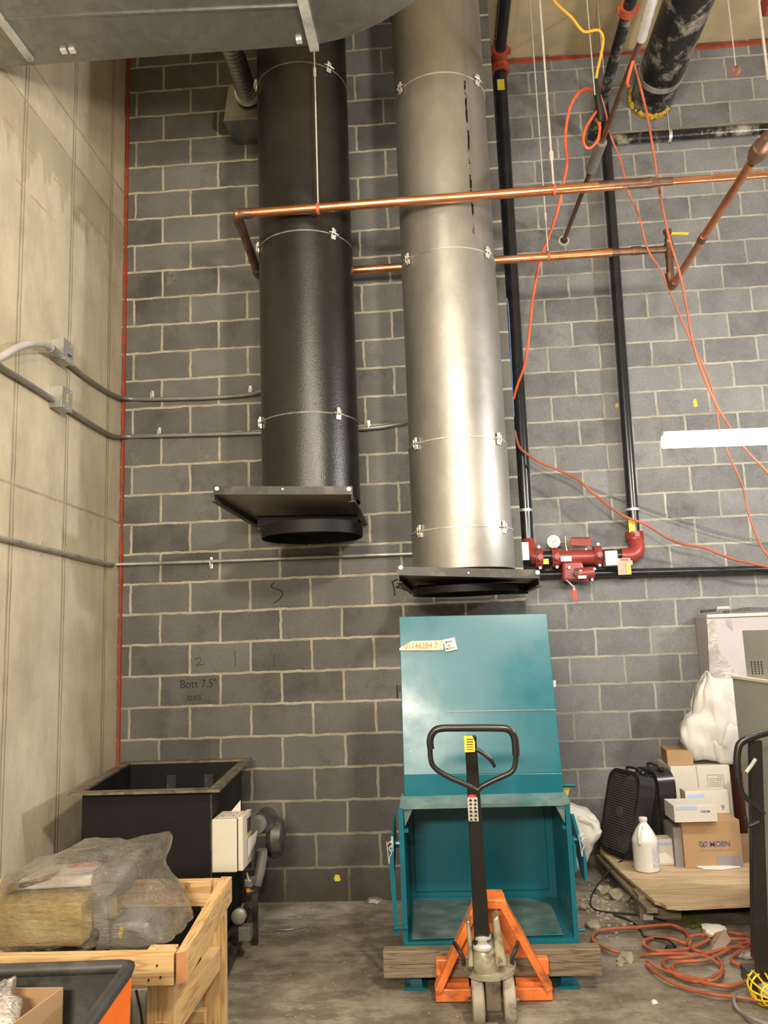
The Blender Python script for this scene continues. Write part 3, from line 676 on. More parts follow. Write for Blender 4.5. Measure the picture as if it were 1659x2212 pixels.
t = thing('insulated_pipe', 'fat black insulated pipe with peeling white patches, top right', 'pipe', (4.10, 0, 5.8))
n = 48; mb = MB(); pts = [V((4.103-.02*i/20*1.0, .93-i*.14, 5.966)) for i in range(20)]; mb.tube(pts, .172, n)
obj('insulation', mb, M_SCAB, t, smooth=True)
obj('metal_band', MB().ring(V((4.10, .62, 5.966)), (0, -1, 0), .178, .17, .05, 48), M_ZINCD, t, smooth=True)
mb = MB()
for k in range(60):
    gg = random.uniform(PI*.75, PI*1.75); q = V((4.103+.17*math.cos(gg), .92-random.random()*.03, 5.966+.17*math.sin(gg)))
    mb.add(*(lambda r_: ([q+V(p)*r_ for p in ((1, 0, 0), (-1, 0, 0), (0, 1, 0), (0, -1, 0), (0, 0, 1), (0, 0, -1))], [(0, 2, 4), (2, 1, 4), (1, 3, 4), (3, 0, 4), (2, 0, 5), (1, 2, 5), (3, 1, 5), (0, 3, 5)]))(random.uniform(.02, .038)))
tag(obj('spray_foam', mb, M_FOAM, t, smooth='all'), 'yellow spray foam where it meets the wall')
t = thing('level_black_pipe', 'level black pipe high on the recessed wall under the insulated pipe', 'pipe', (4.4, .85, 5.52))
obj('pipe', MB().cyl((3.70, .86, 5.583), (7.48, .86, 5.573), .042, n=20), M_SCAB, t, smooth=True)
obj('pipe_clamp', MB().ring((4.19, .86, 5.58), (1, 0, 0), .05, .04, .025), M_ZINC, t, smooth=True)
t = thing('sleeved_copper_pipe', 'thin copper pipe with grey and silver sleeves running out of a hole in the wall', 'pipe', (3.35, 0, 4.7))
a, b = V((3.304, .93, 4.764)), AZ(1385, 85, 4.764); b2 = AZ(1425, -60, 4.764)
obj('pipe', MB().cyl(a, b, .0165, n=16), M_CUD, t, smooth=True)
q0, q1 = a.lerp(b, .62), a.lerp(b, .74)
q0 = AZ(1285, 366, 4.764); q1 = AZ(1310, 306, 4.764); q0 = a.lerp(b, (q0-a).length/(b-a).length); q1 = a.lerp(b, (q1-a).length/(b-a).length)
obj('grey_sleeve', MB().cyl(q0, q1, .036, n=20), M_GREY, t, smooth=True)
obj('silver_sleeve', MB().tube([b+(b2-b)*k/12 for k in range(13)], [.026+.003*(k % 2) for k in range(13)], 16), M_ZINC, t, smooth=True)
obj('wall_hole', MB().ring(a+V((0, -.002, 0)), (0, -1, 0), .045, .03, .004, 24), M_CONC, t, smooth=True)
obj('hole_bore', MB().cyl(a+V((0, -.001, 0)), a+V((0, -.003, 0)), .031), M_DARK, t)
t = thing('low_black_pipe', 'level black pipe low on the recessed wall below the red valve', 'pipe', (4.0, .84, 1.95))
obj('pipe', MB().cyl((2.75, .86, 2.05), (7.48, .86, 1.965), .030, n=20), M_BLKPIPE, t, smooth=True)
t = thing('branch_pipe', 'red pipe coupling just visible in the top right corner of view', 'pipe', AY(1665, 15, -.4))
q = AY(1648, 12, -.4); obj('coupling', MB().lathe([(.05, 0), (.065, .01), (.065, .09), (.05, .10)], q, (1, 0, .02), 24), M_SPRINK, t, smooth=True)
obj('pipe', MB().cyl(q+V((.09, 0, 0)), q+V((2.2, 0, .04)), .045, n=20), M_BLKPIPE, t, smooth=True)
obj('hanger', MB().cyl(q+V((.8, 0, .05)), V((q.x+.8, q.y, 6.44)), .005, n=8), M_ZINC, t)

# ------------------------------------------------------------------ red sprinkler valve assembly
YV = .78
t = thing('sprinkler_valve', 'red fire sprinkler valve assembly with gauge and lever on the recessed wall', 'valve', (3.25, YV, 2.0))
zc = 2.158
obj('main_pipe', MB().cyl((2.80, YV, zc+.02), (3.62, YV, zc), .047, n=24), M_BLKPIPE, t, smooth=True)
obj('elbow', MB().tube(smooth_path([(3.52, YV, zc), (3.60, YV, zc), (3.648, YV+.02, zc+.05), (3.648, RY, zc+.14)], 6), .056, 20), M_SPRINK, t, smooth=True)
coupling((3.648, RY, 2.31), (0, 0, 1), .05, t, M_SPRINK, .06)
obj('elbow', MB().tube(smooth_path([(2.93, YV, zc+.015), (2.88, YV, zc+.02), (2.85, YV+.02, zc+.06), (2.84, RY, zc+.14)], 6), .058, 20), M_SPRINK, t, smooth=True)
for px in (1163, 1199, 1290):
    q = AY(px, 1207 if px < 1200 else 1201, YV); coupling((q.x, YV, zc+.008), (1, 0, 0), .055, t, M_SPRINK, .055)
    for k in (-1, 1):
        disc('bolt', (q.x, YV-.06, zc+.008+k*.078), (0, -1, 0), .011, .015, M_ZINC, t, 8)
vb = obj('valve_body', MB().cyl((3.05, YV, zc+.005), (3.34, YV, zc), .056, n=28), M_SPRINK, t, smooth=True)
obj('name_plate', MB().box(AY(1212, 1213, YV-.066), AY(1234, 1201, YV-.058)+V((0, .004, 0))), M_ZINCD, vb)
obj('drain_body', MB().hexa([V(p) for p in ((3.07, YV-.05, 1.99), (3.27, YV-.05, 1.97), (3.27, YV+.05, 1.97), (3.07, YV+.05, 1.99), (3.08, YV-.05, 2.13), (3.22, YV-.05, 2.13), (3.22, YV+.05, 2.13), (3.08, YV+.05, 2.13))]), M_SPRINK, t, bev=.018)
q = AY(1262, 1240, YV-.04); obj('drain_outlet', MB().cyl(q+V((-.07, 0, .0)), q+V((.07, 0, .01)), .045, n=20), M_SPRINK, t, smooth=True)
for px, py in ((1229, 1226), (1254, 1234), (1284, 1229), (1279, 1252)): disc('bolt', AY(px, py, YV-.07), (0, -1, 0), .010, .012, M_ZINC, t, 8)
disc('sight_glass', AY(1244, 1238, YV-.085), (0, -1, 0), .018, .006, M_DARK, t)
obj('pointer_handle', MB().box(AY(1249, 1250, YV-.095), AY(1266, 1243, YV-.085)), M_WHITEP, t)
h_ = obj('drain_lever', MB().tube([AY(1223, 1253, YV-.06), AY(1229, 1258, YV-.08), AY(1240, 1268, YV-.1), AY(1241, 1275, YV-.1)], .006, 6), M_ZINC, t)
tag(obj('lever_grip', MB().bar(AY(1240, 1270, YV-.1), AY(1242, 1297, YV-.1), .03, .008, (0, 1, 0)), plain('lever_red_vinyl', (.75, .04, .02), .4), h_), 'bright red grip')
gc = AY(1195, 1171, YV-.02)
gg = obj('pressure_gauge', MB().cyl(gc, gc+V((0, -.03, 0)), .049, n=32), M_ZINCD, t, smooth=True)
disc('dial_face', gc+V((0, -.0305, 0)), (0, -1, 0), .043, .001, M_PAPER, gg, 32)
obj('needle', MB().bar(gc+V((-.015, -.0325, -.008)), gc+V((.026, -.0325, .01)), .003, .001, (0, 1, 0)), M_INK, gg)
obj('tick_marks', (lambda mb: [mb.bar(gc+V((.030*math.cos(a_), -.032, .030*math.sin(a_))), gc+V((.037*math.cos(a_), -.032, .037*math.sin(a_))), .002, .0008, (0, 1, 0)) for a_ in [math.radians(-50+28*i) for i in range(11)]] and mb)(MB()), M_INK, gg)
q = AY(1221, 1166, YV-.02)
mb = MB().cyl(q+V((-.055, 0, .002)), q, .006, n=8); mb.cyl(q+V((0, 0, .028)), q+V((0, 0, -.02)), .008, n=10); mb.cyl(q+V((0, 0, -.02)), q+V((.004, 0, -.085)), .010, n=10)
obj('gauge_cock', mb, plain('brass', (.45, .33, .15), .35, .8), t, smooth=True)
tag(obj('flow_switch', MB().hexa([AY(1231, 1178, YV-.07), AY(1278, 1180, YV-.07), AY(1278, 1176, YV+.02), AY(1234, 1176, YV+.02), AY(1232, 1163, YV-.06), AY(1276, 1163, YV-.06), AY(1275, 1160, YV+.02), AY(1234, 1160, YV+.02)]), M_SPRINK, t, bev=.004), 'dark red flow switch box')
q = AY(1265, 1185, YV-.01); obj('switch_stem', MB().cyl(q, q+V((0, 0, -.09)), .014, n=10), M_ZINCD, t, smooth=True)
obj('tamper_box', MB().box(AY(1309, 1222, YV-.09), AY(1329, 1191, YV-.02)+V((0, .03, 0))), M_WHITEP, t, bev=.003)
obj('mounting_box', MB().box(AY(1331, 1222, YV-.04), AY(1361, 1192, YV+.01)+V((0, .04, 0))), M_ZINCD, t, bev=.003)
tg = obj('inspection_tag', MB().box(AY(1336, 1242, YV-.075), AY(1361, 1205, YV-.07)), plain('cream_tag_paper', (.45, .36, .26), .7), t)
obj('tag_stripe', MB().box(AY(1356, 1241, YV-.077), AY(1361, 1216, YV-.0755)), M_YELT, tg)
obj('tag_emblem', MB().bar(AY(1340, 1209, YV-.0765), AY(1357, 1209, YV-.0765), .010, .001, (0, 1, 0)), M_DAMP, tg)
obj('tag_print', (lambda mb: [mb.bar(AY(1340, y_, YV-.0765), AY(1354, y_, YV-.0765), .0018, .0006, (0, 1, 0)) for y_ in (1219, 1223, 1227, 1231, 1235)] and mb)(MB()), M_GREYP, tg)
obj('label_sticker', MB().box(AY(1173, 1219, YV-.052), AY(1185, 1207, YV-.049)), M_YELT, t)

# wall plate box at the riser
t = thing('switch_box', 'small pale metal box at the outer corner beside the riser foot', 'electrical box', (2.80, .70, 2.13))
obj('box_body', MB().box(AY(1126, 1208, .68), AY(1140, 1172, .68)+V((0, .06, 0))), M_ZINCD, t, bev=.003)
obj('cover', MB().box(AY(1125, 1210, .675), AY(1141, 1171, .675)+V((0, .004, 0))), M_ZINC, t)

# ------------------------------------------------------------------ electrical conduits at left
def conduit(label, pts, r, mat, boxpx=None, straps=(), extra=None):
    t = thing('electrical_conduit', label, 'conduit', pts[len(pts)//2])
    obj('tube', MB().tube(smooth_path(pts, 7), r, 12), mat, t, smooth=True)
    for p, ax in straps:
        p = V(p)
        if ax == 'Y':
            mb = MB().box(p+V((-.009, -.003, -.03)), p+V((.009, .0, .045))); mb.tube([p+V((0, .0, -.02)), p+V((0, -.04, -.016)), p+V((0, -.04, .016)), p+V((0, 0, .02))], .004, 6)
        else:
            mb = MB().box(p+V((0, -.009, -.03)), p+V((.003, .009, .045)))
        obj('strap', mb, M_ZINC, t)
    return t
XW = .028; YW = -.028
conduit('upper grey conduit bending round the corner towards the black duct', [AX(150, 786, XW), AX(195, 822, XW), AX(243, 852, XW), AY(275, 861, YW), AY(335, 862, YW), AY(430, 860, YW), AY(500, 856, YW), AY(545, 850, YW-.03), AY(590, 835, YW-.16)], .0135, M_GREY, straps=[(AY(330, 858, 0), 'Y'), (AY(541, 847, 0), 'Y')])
conduit('lower thick grey conduit bending round the corner behind the black duct', [AX(-60, 745, XW), AX(0, 791, XW), AX(60, 828, XW), AX(150, 886, XW), AX(235, 938, XW), AY(270, 943, YW), AY(345, 941, YW), AY(565, 935, YW), AY(780, 926, YW), AY(850, 918, YW), AY(888, 908, YW-.04), AY(930, 890, YW-.1)], .0145, M_GREY, straps=[(AY(345, 937, 0), 'Y'), (AY(797, 922, 0), 'Y')])
conduit('lowest thin steel conduit crossing below the black duct to the steel duct', [AX(-60, 1147, XW), AX(0, 1161, XW), AX(120, 1190, XW), AX(238, 1218, XW), AY(262, 1219, YW), AY(500, 1211, YW), AY(700, 1203, YW), AY(893, 1196, YW), AY(1110, 1189, YW)], .0115, M_ZINCD, straps=[(AY(457, 1218, 0), 'Y'), (AX(88, 1187, .0), 'X')])
t = thing('flexible_conduit', 'pale grey flexible conduit drooping into the upper junction box', 'conduit', AX(40, 750, .05))
obj('tube', MB().tube(smooth_path([AX(-60, 798, .06), AX(-10, 778, .07), AX(35, 752, .09), AX(70, 742, .10), AX(97, 745, .08), AX(118, 758, .045)], 7), .019, 14), M_LIGHTGREY, t, smooth=True)
obj('connector', MB().cyl(AX(108, 751, .07), AX(125, 764, .05), .024), M_ZINCD, t, smooth=True)
def jbox(label, cpx, cpy, hy, hz, d=.075):
    c_ = AX(cpx, cpy, 0); t = thing('junction_box', label, 'junction box', (0.0, c_.y, c_.z-hz))
    obj('box_body', MB().box((0.001, c_.y-hy, c_.z-hz), (d, c_.y+hy, c_.z+hz)), M_ZINCD, t, bev=.002)
    obj('cover', MB().box((d, c_.y-hy-.002, c_.z-hz-.002), (d+.003, c_.y+hy+.002, c_.z+hz+.002)), M_ZINCD, t)
    for k in (-1, 1): disc('screw', (d+.003, c_.y+hy*.7*k, c_.z+hz*.8*k), (1, 0, 0), .005, .003, M_ZINC, t, 8)
    return t, c_
jb, c_ = jbox('galvanised junction box, upper of two on the concrete wall', 120, 762, .062, .062)
tag(obj('wire_end', MB().tube([(.078, c_.y-.01, c_.z-.02), (.09, c_.y-.015, c_.z-.025), (.095, c_.y, c_.z-.03)], .006, 6), plain('dark_blue_wire', (.02, .03, .12), .4), jb), 'dark blue wire ends')
jb, c_ = jbox('galvanised junction box, lower of two on the concrete wall, with paper sticker', 117, 864, .062, .062)
obj('sticker', MB().box((.079, c_.y-.01, c_.z-.02), (.0795, c_.y+.005, c_.z+.03)), M_YELT, jb)

# ------------------------------------------------------------------ hanging cords
def cord(name, label, pts, r, mat, n=8, k=8, cat='cord'):
    return tag(obj(name, MB().tube(smooth_path(pts, k), r, n), mat, smooth=True), label, cat)
def P(seq, y0, y1):
    m = len(seq)-1; return [AY(a, b, y0+(y1-y0)*i/m) for i, (a, b) in enumerate(seq)]
cord('extension_cord', 'yellow orange cord wriggling down from the top edge to the taped coupling', P([(1185, -25), (1200, 5), (1235, 38), (1252, 60), (1265, 69), (1292, 65), (1303, 82), (1299, 115), (1291, 150), (1286, 178)], -.75, -.55), .0085, M_YCORD)
tag(obj('taped_plug', MB().tube(P([(1286, 172), (1290, 205), (1296, 235), (1298, 262)], -.55, -.5), [.016, .022, .022, .018], 12), M_RUBBER, smooth=True), 'black taped plug joining the yellow and orange cords', 'plug')
cord('extension_cord', 'orange cord curving from the plug down past the copper pipe behind the riser', P([(1288, 200), (1270, 192), (1248, 203), (1229, 240), (1221, 300), (1225, 350), (1216, 400), (1203, 460), (1184, 515), (1166, 565), (1152, 640), (1141, 740), (1133, 790), (1118, 830), (1109, 862)], -.5, .6), .010, M_OCORD)
cord('extension_cord', 'dusty red cord draped from the riser across the wall to the right edge', P([(1112, 930), (1120, 962), (1135, 978), (1165, 998), (1205, 1015), (1245, 1034), (1285, 1068), (1322, 1098), (1355, 1118), (1395, 1133), (1430, 1155), (1470, 1174), (1520, 1183), (1575, 1205), (1620, 1216), (1700, 1228), (1900, 1225), (2100, 1240)], .72, .72), .010, M_OCORDD)
cord('extension_cord', 'looped orange cord hanging under the taped plug', P([(1296, 232), (1282, 250), (1266, 275), (1260, 300), (1266, 318), (1278, 318), (1292, 300), (1296, 275), (1292, 262), (1297, 268)], -.5, -.48), .009, M_OCORD)
cord('extension_cord', 'orange cord hanging from the sleeved pipe towards the lamp, right of a pair', P([(1368, 128), (1372, 145), (1395, 235), (1412, 330), (1423, 400), (1442, 500), (1468, 590), (1482, 660), (1497, 740), (1515, 800), (1545, 870), (1575, 920), (1610, 970), (1670, 1035), (1760, 1160), (1860, 1350)], -1.0, -.2), .007, M_OCORDD)
cord('extension_cord', 'thin orange cord hanging from the taped plug to the floor side, left of a pair', P([(1297, 205), (1308, 240), (1318, 290), (1340, 345), (1358, 415), (1378, 460), (1400, 540), (1428, 585), (1455, 650), (1490, 730), (1528, 810), (1545, 870), (1556, 935), (1575, 985), (1602, 1045), (1620, 1120), (1650, 1190), (1690, 1230), (1760, 1330), (1830, 1480)], -.5, .2), .0065, M_OCORDD)
cord('extension_cord', 'short orange cord wrapped along the sleeved copper pipe', P([(1384, 92), (1372, 120), (1362, 150), (1355, 178), (1357, 185)], -1.25, -1.0), .009, M_OCORD)
cord('grey_wire', 'thin grey wire sagging to the right edge above the level black pipe', P([(1270, 1050), (1320, 1070), (1400, 1098), (1490, 1128), (1560, 1150), (1659, 1170), (1700, 1178), (1900, 1190), (2100, 1180)], .88, .85), .004, M_GREY)
cord('blue_cable', 'thin blue cable slipping down between the steel duct and the riser', P([(1082, 612), (1090, 640), (1096, 650), (1100, 700), (1104, 780), (1108, 860), (1110, 900)], .5, .6), .005, M_BLUE)
cord('black_wire', 'thin black wire hanging at the top between the two round ducts', P([(836, -10), (848, 60), (860, 98), (868, 120)], -.3, -.3), .004, M_RUBBER)

# ------------------------------------------------------------------ teal hopper
h = thing('teal_hopper', 'teal steel hopper with open front box and tall hinged lid', 'hopper', (2.31, -1.0, 0))
x0, x1, yf, yb = 1.915, 2.712, -1.27, -.70
zt, zb = .800, .185
lid = [AY(874, 1726, -1.17), AY(1218, 1722, -1.17), AY(1181, 1325, -1.03), AY(862, 1332, -1.03)]
fold0, fold1 = lid[0].lerp(lid[3], .125), lid[1].lerp(lid[2], .125)
fold0 += V((0, -.012, 0)); fold1 += V((0, -.012, 0))
lp = obj('lid', MB().quadslab([fold0, fold1, lid[2], lid[3]], .02), M_TEAL, h, bev=.003)
obj('lid_base_strip', MB().quadslab([lid[0], lid[1], fold1, fold0], .02), M_TEAL, h, bev=.002)
cz = lid[0].lerp(lid[3], .46); cz1 = lid[1].lerp(lid[2], .46)
obj('crease_scratch', MB().bar(cz.lerp(cz1, .3)+V((0, -.0135, 0)), cz1+V((-.0, -.0135, 0)), .003, .002, (0, 1, 0)), M_ZINCD, lp)
lu = (lid[3]-lid[0]).normalized(); lx = (lid[1]-lid[0]).normalized(); ln = lx.cross(lu)
def onlid(px, py):
    d = cf+cr*((px-829.5)/FP)-cu*((py-1106)/FP); return CP+d*((fold0-CP).dot(ln)/d.dot(ln))
tp = obj('masking_tape', MB().prism([onlid(*q)+ln*.0008 for q in ((863, 1405), (863, 1400), (889, 1385), (958, 1383), (958, 1404), (935, 1405))], ln*.0008), M_TAPE, lp)
text('tape_number', '01146284 7', M_OINK, tp, onlid(874, 1402)+ln*.0016, lx, lu, .030, .172)
sk = obj('sticker', MB().prism([onlid(*q)+ln*.002 for q in ((963, 1408), (988, 1403), (982, 1377), (957, 1382))], ln*.0008), M_PAPER, lp)
rd = (onlid(988, 1403)-onlid(963, 1408)).normalized(); ru = ln.cross(rd)
for s_, px, py, wd in (('MADE', 962.5, 1390, .036), ('IN', 968, 1397, .012), ('MEXICO', 964, 1404.5, .046)):
    text('sticker_text', s_, M_INK, sk, onlid(px, py)+ln*.0029, rd, ru, .0105, wd, .01)
for px, py in ((886, 1543), (886, 1623)): disc('rivet', onlid(px, py), ln, .003, .002, M_WHITEP, lp, 8)
for px, py, s_ in ((862, 1488, -1), (1196, 1478, 1)):
    q = onlid(px, py)+V((0, .02, 0)); mb = MB().box(q+V((-.010, .0, -.016)), q+V((.010, .014, .016))); mb.tube([q+V((s_*.011, .005, -.05 if s_ < 0 else -.012)), q+V((s_*.012, .005, .018))], .004, 8)
    obj('lid_latch', mb, M_BLKPAINT if s_ < 0 else M_ZINC, h)
# lip shelf
obj('top_shelf', MB().hexa([V(p) for p in ((x0-.005, yf, zt-.006), (x1+.012, yf, zt-.006), (x1+.005, -1.13, zt+.03), (x0, -1.13, zt+.03), (x0-.005, yf, zt+.012), (x1+.012, yf, zt+.012), (x1+.005, -1.13, zt+.045), (x0, -1.13, zt+.045))]), M_TEALDUST, h)
obj('side_panel', MB().hexa([V(p) for p in ((x0, yf, .02), (x0+.01, yf, .02), (x0+.01, yb, .05), (x0, yb, .05), (x0, yf, zt), (x0+.01, yf, zt), (x0+.01, yb, zt), (x0, yb, zt))]), M_TEAL, h)
obj('side_panel', MB().hexa([V(p) for p in ((x1-.01, yf, .17), (x1, yf, .17), (x1, yb, .17), (x1-.01, yb, .17), (x1-.01, yf, zt), (x1, yf, zt), (x1, yb, zt), (x1-.01, yb, zt))]), M_TEAL, h)
obj('back_panel', MB().box((x0, yb, .17), (x1, yb+.012, zt)), M_TEAL, h)
obj('inner_back_plate', MB().box((x0+.035, yb-.012, .255), (x1-.05, yb, zt-.06)), M_TEAL, h, bev=.004)
tr = obj('tray', MB().hexa([V(p) for p in ((x0+.01, yf-.005, .185), (x1-.01, yf-.005, .195), (x1-.01, yb, .20), (x0+.01, yb, .20), (x0+.01, yf-.005, .197), (x1-.01, yf-.005, .207), (x1-.01, yb, .215), (x0+.01, yb, .215))]), M_TEAL, h)
pts = [(x0+.03, yf+.02, .2), (x1-.06, yf+.02, .21), (x1-.06, yb-.14, .213), (x1-.16, yb-.03, .215), (x0+.02, yb-.03, .213)]
tag(obj('dust_layer', MB().prism([V(p)+V((0, 0, .002)) for p in pts], (0, 0, .003)), M_TEALDUST, tr), 'grey dust on the tray')
obj('top_panel', MB().box((x0, -1.13, zt-.005), (x1, yb, zt)), M_TEAL, h)
obj('side_lip', MB().box((x0-.012, yf-.006, .10), (x0+.012, yf+.004, zt)), M_TEAL, h); obj('side_lip', MB().box((x1-.014, yf-.006, .18), (x1+.008, yf+.004, zt)), M_TEAL, h)
obj('front_lip', MB().box((x0, yf-.01, .172), (x1, yf, .195)), M_TEAL, h)
for s_, xx in ((1, x0+.012), (-1, x1-.012)):
    obj('gusset', MB().prism([(xx, yf+.02, zt-.01), (xx+s_*.045, yf+.02, zt-.01), (xx+s_*.005, yf+.02, zt-.09)], (0, .10, 0)), M_TEALDUST, h)
    obj('hook_bracket', MB().box(V((min(xx, xx+s_*.02), yf+.01, zt-.115)), V((max(xx, xx+s_*.02), yf+.05, zt-.10))), M_TEAL, h)
for xx, yy in ((1.955, -1.235), (2.655, -1.235), (1.955, -.76), (2.655, -.76)):
    lg = obj('leg', MB().box((xx-.028, yy-.025, .008), (xx+.028, yy+.025, .19)), M_TEAL, h)
    obj('foot_plate', MB().box((xx-.05, yy-.075, 0.001), (xx+.05, yy+.05, .012)), M_TEAL, lg)
# side arms
mb = MB().prism([V((x0-.055, -1.22, .66)), V((x0-.055, -1.0, .72)), V((x0-.055, -.95, .60)), V((x0-.055, -1.27, .46))], (.012, 0, 0)); mb.cyl((x0-.045, -1.1, .60), (x0, -1.1, .60), .02, n=12)
obj('side_arm', mb, M_TEAL, h)
mb = MB().prism([V((x1+.05, -1.0, .70)), V((x1+.05, -.85, .66)), V((x1+.05, -1.2, .46)), V((x1+.05, -1.3, .46)), V((x1+.05, -1.3, .57))], (.014, 0, 0)); mb.cyl((x1, -1.1, .60), (x1+.055, -1.1, .60), .02, n=12); mb.box((x1+.01, -1.28, .50), (x1+.022, -1.1, .62))
obj('side_arm', mb, M_TEAL, h)
lv = obj('release_lever', MB().hexa([AY(838, 1838, -1.3), AY(849, 1838, -1.3), AY(849, 1838, -1.29), AY(838, 1838, -1.29), AY(853, 2021, -1.3), AY(862, 2021, -1.3), AY(862, 2021, -1.29), AY(853, 2021, -1.29)]), M_TEAL, h)
obj('lever_pivot', MB().cyl(AY(850, 2006, -1.32), AY(880, 2004, -1.28), .008, n=10), M_TEAL, h)
def cotter(px, py, y):
    q = AY(px, py, y); pts = smooth_path([q+V(p) for p in ((0, 0, .05), (.004, 0, 0), (.008, 0, -.05), (.012, 0, -.02), (.022, 0, 0), (.01, 0, .02), (.028, 0, .035), (.02, 0, .05), (.006, 0, .04))], 4)
    obj('cotter_pin', MB().tube(pts, .0025, 6), M_ZINC, h)
cotter(836, 1842, -1.31); cotter(1252, 1826, -1.31)
obj('lower_pin', MB().cyl((x1, -1.22, .22), (x1+.045, -1.22, .225), .008, n=8), M_TEAL, h)
obj('hinge_rod', MB().cyl(AY(1212, 1696, -1.0), AY(1243, 1696, -1.0), .010, n=10), M_TEAL, h)
q = AY(1222, 1712, -.9); tag(obj('spray_patch', MB().prism([AY(1217, 1702, -.98), AY(1231, 1703, -.98), AY(1225, 1725, -.98), AY(1219, 1728, -.98)], (0, .002, 0)), M_YELT, h), 'yellow tag behind the hopper corner')

# beam in front (two stacked boards lashed together -> two boards)
bz = .022
for i, (za, zb_, lb) in enumerate(((.070, .128, 'weathered lumber board, lower of two stacked across the pallet jack forks'), (.129, .188, 'weathered lumber board, upper of two stacked across the pallet jack forks'))):
    tag(obj('lumber_board', MB().box((1.812, -1.35-.004*i, za), (2.803, -1.285, zb_)), M_OLD, bev=.004), lb, 'board')
# ------------------------------------------------------------------ pallet jack
j = thing('pallet_jack', 'orange pallet jack with black handle standing in front of the teal hopper', 'pallet jack', (2.3, -1.5, 0))
FL, FR = V((2.048, -1.425, .03)), V((2.565, -1.418, .03))
for xx in (2.05, 2.41):
    fk = obj('fork', MB().hexa([V(p) for p in ((xx, -1.40, .03), (xx+.15, -1.40, .03), (xx+.14, -.32, .03), (xx+.01, -.32, .03), (xx, -1.40, .068), (xx+.15, -1.40, .068), (xx+.14, -.32, .068), (xx+.01, -.32, .068))]), M_ORANGE, j)
obj('front_bar', MB().bar(FL+V((0, 0, .0)), FR, .03, .052), M_ORANGE, j, bev=.004)
ap0, ap1 = AY(1032, 1945, -1.42), AY(1082, 1945, -1.42)
zt_ = ap0.z
for a_, b_ in ((FL+V((.01, 0, .02)), ap0), (FR+V((-.01, 0, .02)), ap1)):
    obj('frame_leg', MB().bar(a_, b_, .032, .06, (0, 1, .2)), M_ORANGE, j, bev=.004)
obj('top_plate', MB().hexa([ap0+V((-.03, -.03, -.03)), ap1+V((.03, -.03, -.03)), ap1+V((.03, .10, -.03)), ap0+V((-.03, .10, -.03)), ap0+V((-.02, -.03, .012)), ap1+V((.02, -.03, .012)), ap1+V((.015, .10, .02)), ap0+V((-.015, .10, .02))]), M_ORANGE, j, bev=.006)
obj('back_plate', MB().prism([FL+V((.06, .045, .13)), FR+V((-.06, .045, .13)), ap1+V((0, .045, -.02)), ap0+V((0, .045, -.02))], (0, .008, 0)), M_ORANGE, j)
for xx, s_ in ((2.085, 1), (2.53, -1)): obj('corner_lug', MB().box((xx-.03, -1.41, .10), (xx+.03, -1.365, .17)), M_ORANGE, j, bev=.006)
# hydraulics
hx, hy = 2.272, -1.62
obj('steering_plate', MB().lathe([(.10, 0), (.118, .004), (.118, .026), (.10, .03)], (hx+.012, hy+.05, .188), (0, -.08, 1), 28), M_CREAMM, j, smooth=True)
obj('pump_body', MB().lathe([(.06, 0), (.065, .01), (.06, .10), (.045, .12), (.042, .15)], (hx-.005, hy, .20), n=24), M_CREAMM, j, smooth=True)
mb = MB().lathe([(.03, 0), (.042, .01), (.042, .02), (.03, .03), (.03, .045), (.040, .05), (.040, .06), (.02, .07), (.012, .075), (.012, .11)], (hx-.012, hy-.05, .30), n=20)
obj('pump_piston', mb, M_ZINC, j, smooth=True)
obj('pump_bracket', MB().hexa([V(p) for p in ((hx+.04, hy-.07, .24), (hx+.085, hy-.07, .24), (hx+.085, hy+.05, .24), (hx+.04, hy+.05, .24), (hx+.035, hy-.06, .42), (hx+.06, hy-.06, .44), (hx+.06, hy+.03, .44), (hx+.035, hy+.03, .42))]), M_CREAMM, j, bev=.008)
obj('pump_bracket', MB().hexa([V(p) for p in ((hx-.075, hy-.07, .24), (hx-.055, hy-.07, .24), (hx-.055, hy+.05, .24), (hx-.075, hy+.05, .24), (hx-.075, hy-.06, .42), (hx-.058, hy-.06, .42), (hx-.058, hy+.03, .42), (hx-.075, hy+.03, .42))]), M_CREAMM, j, bev=.006)
for s_ in (-1, 1):
    q = V((hx+.01+s_*.105, hy+.03, .20)); obj('link_rod', MB().tube(smooth_path([q, q+V((0, -.0, .04)), q+V((s_*.02, .02, .07)), q+V((s_*.035, .12, .06))], 5), .009, 8), M_DARK, j, smooth=True)
for xx in (2.205, 2.335):
    wh = obj('steer_wheel', MB().lathe([(.03, 0), (.085, 0), (.092, .006), (.092, .044), (.085, .05), (.03, .05)], (xx, -1.64, .092), (1, 0, 0), 40), M_WHEEL, j, smooth=True)
    obj('wheel_hub', MB().lathe([(.012, -.004), (.05, -.004), (.058, .0), (.058, .05), (.05, .054), (.012, .054)], (xx, -1.64, .092), (1, 0, 0), 24), M_RIM, wh, smooth=True)
obj('wheel_fork', MB().box((2.262, -1.67, .06), (2.328, -1.59, .20)), M_RIM, j, bev=.006); obj('axle', MB().cyl((2.19, -1.64, .092), (2.40, -1.64, .092), .012), M_RIM, j)
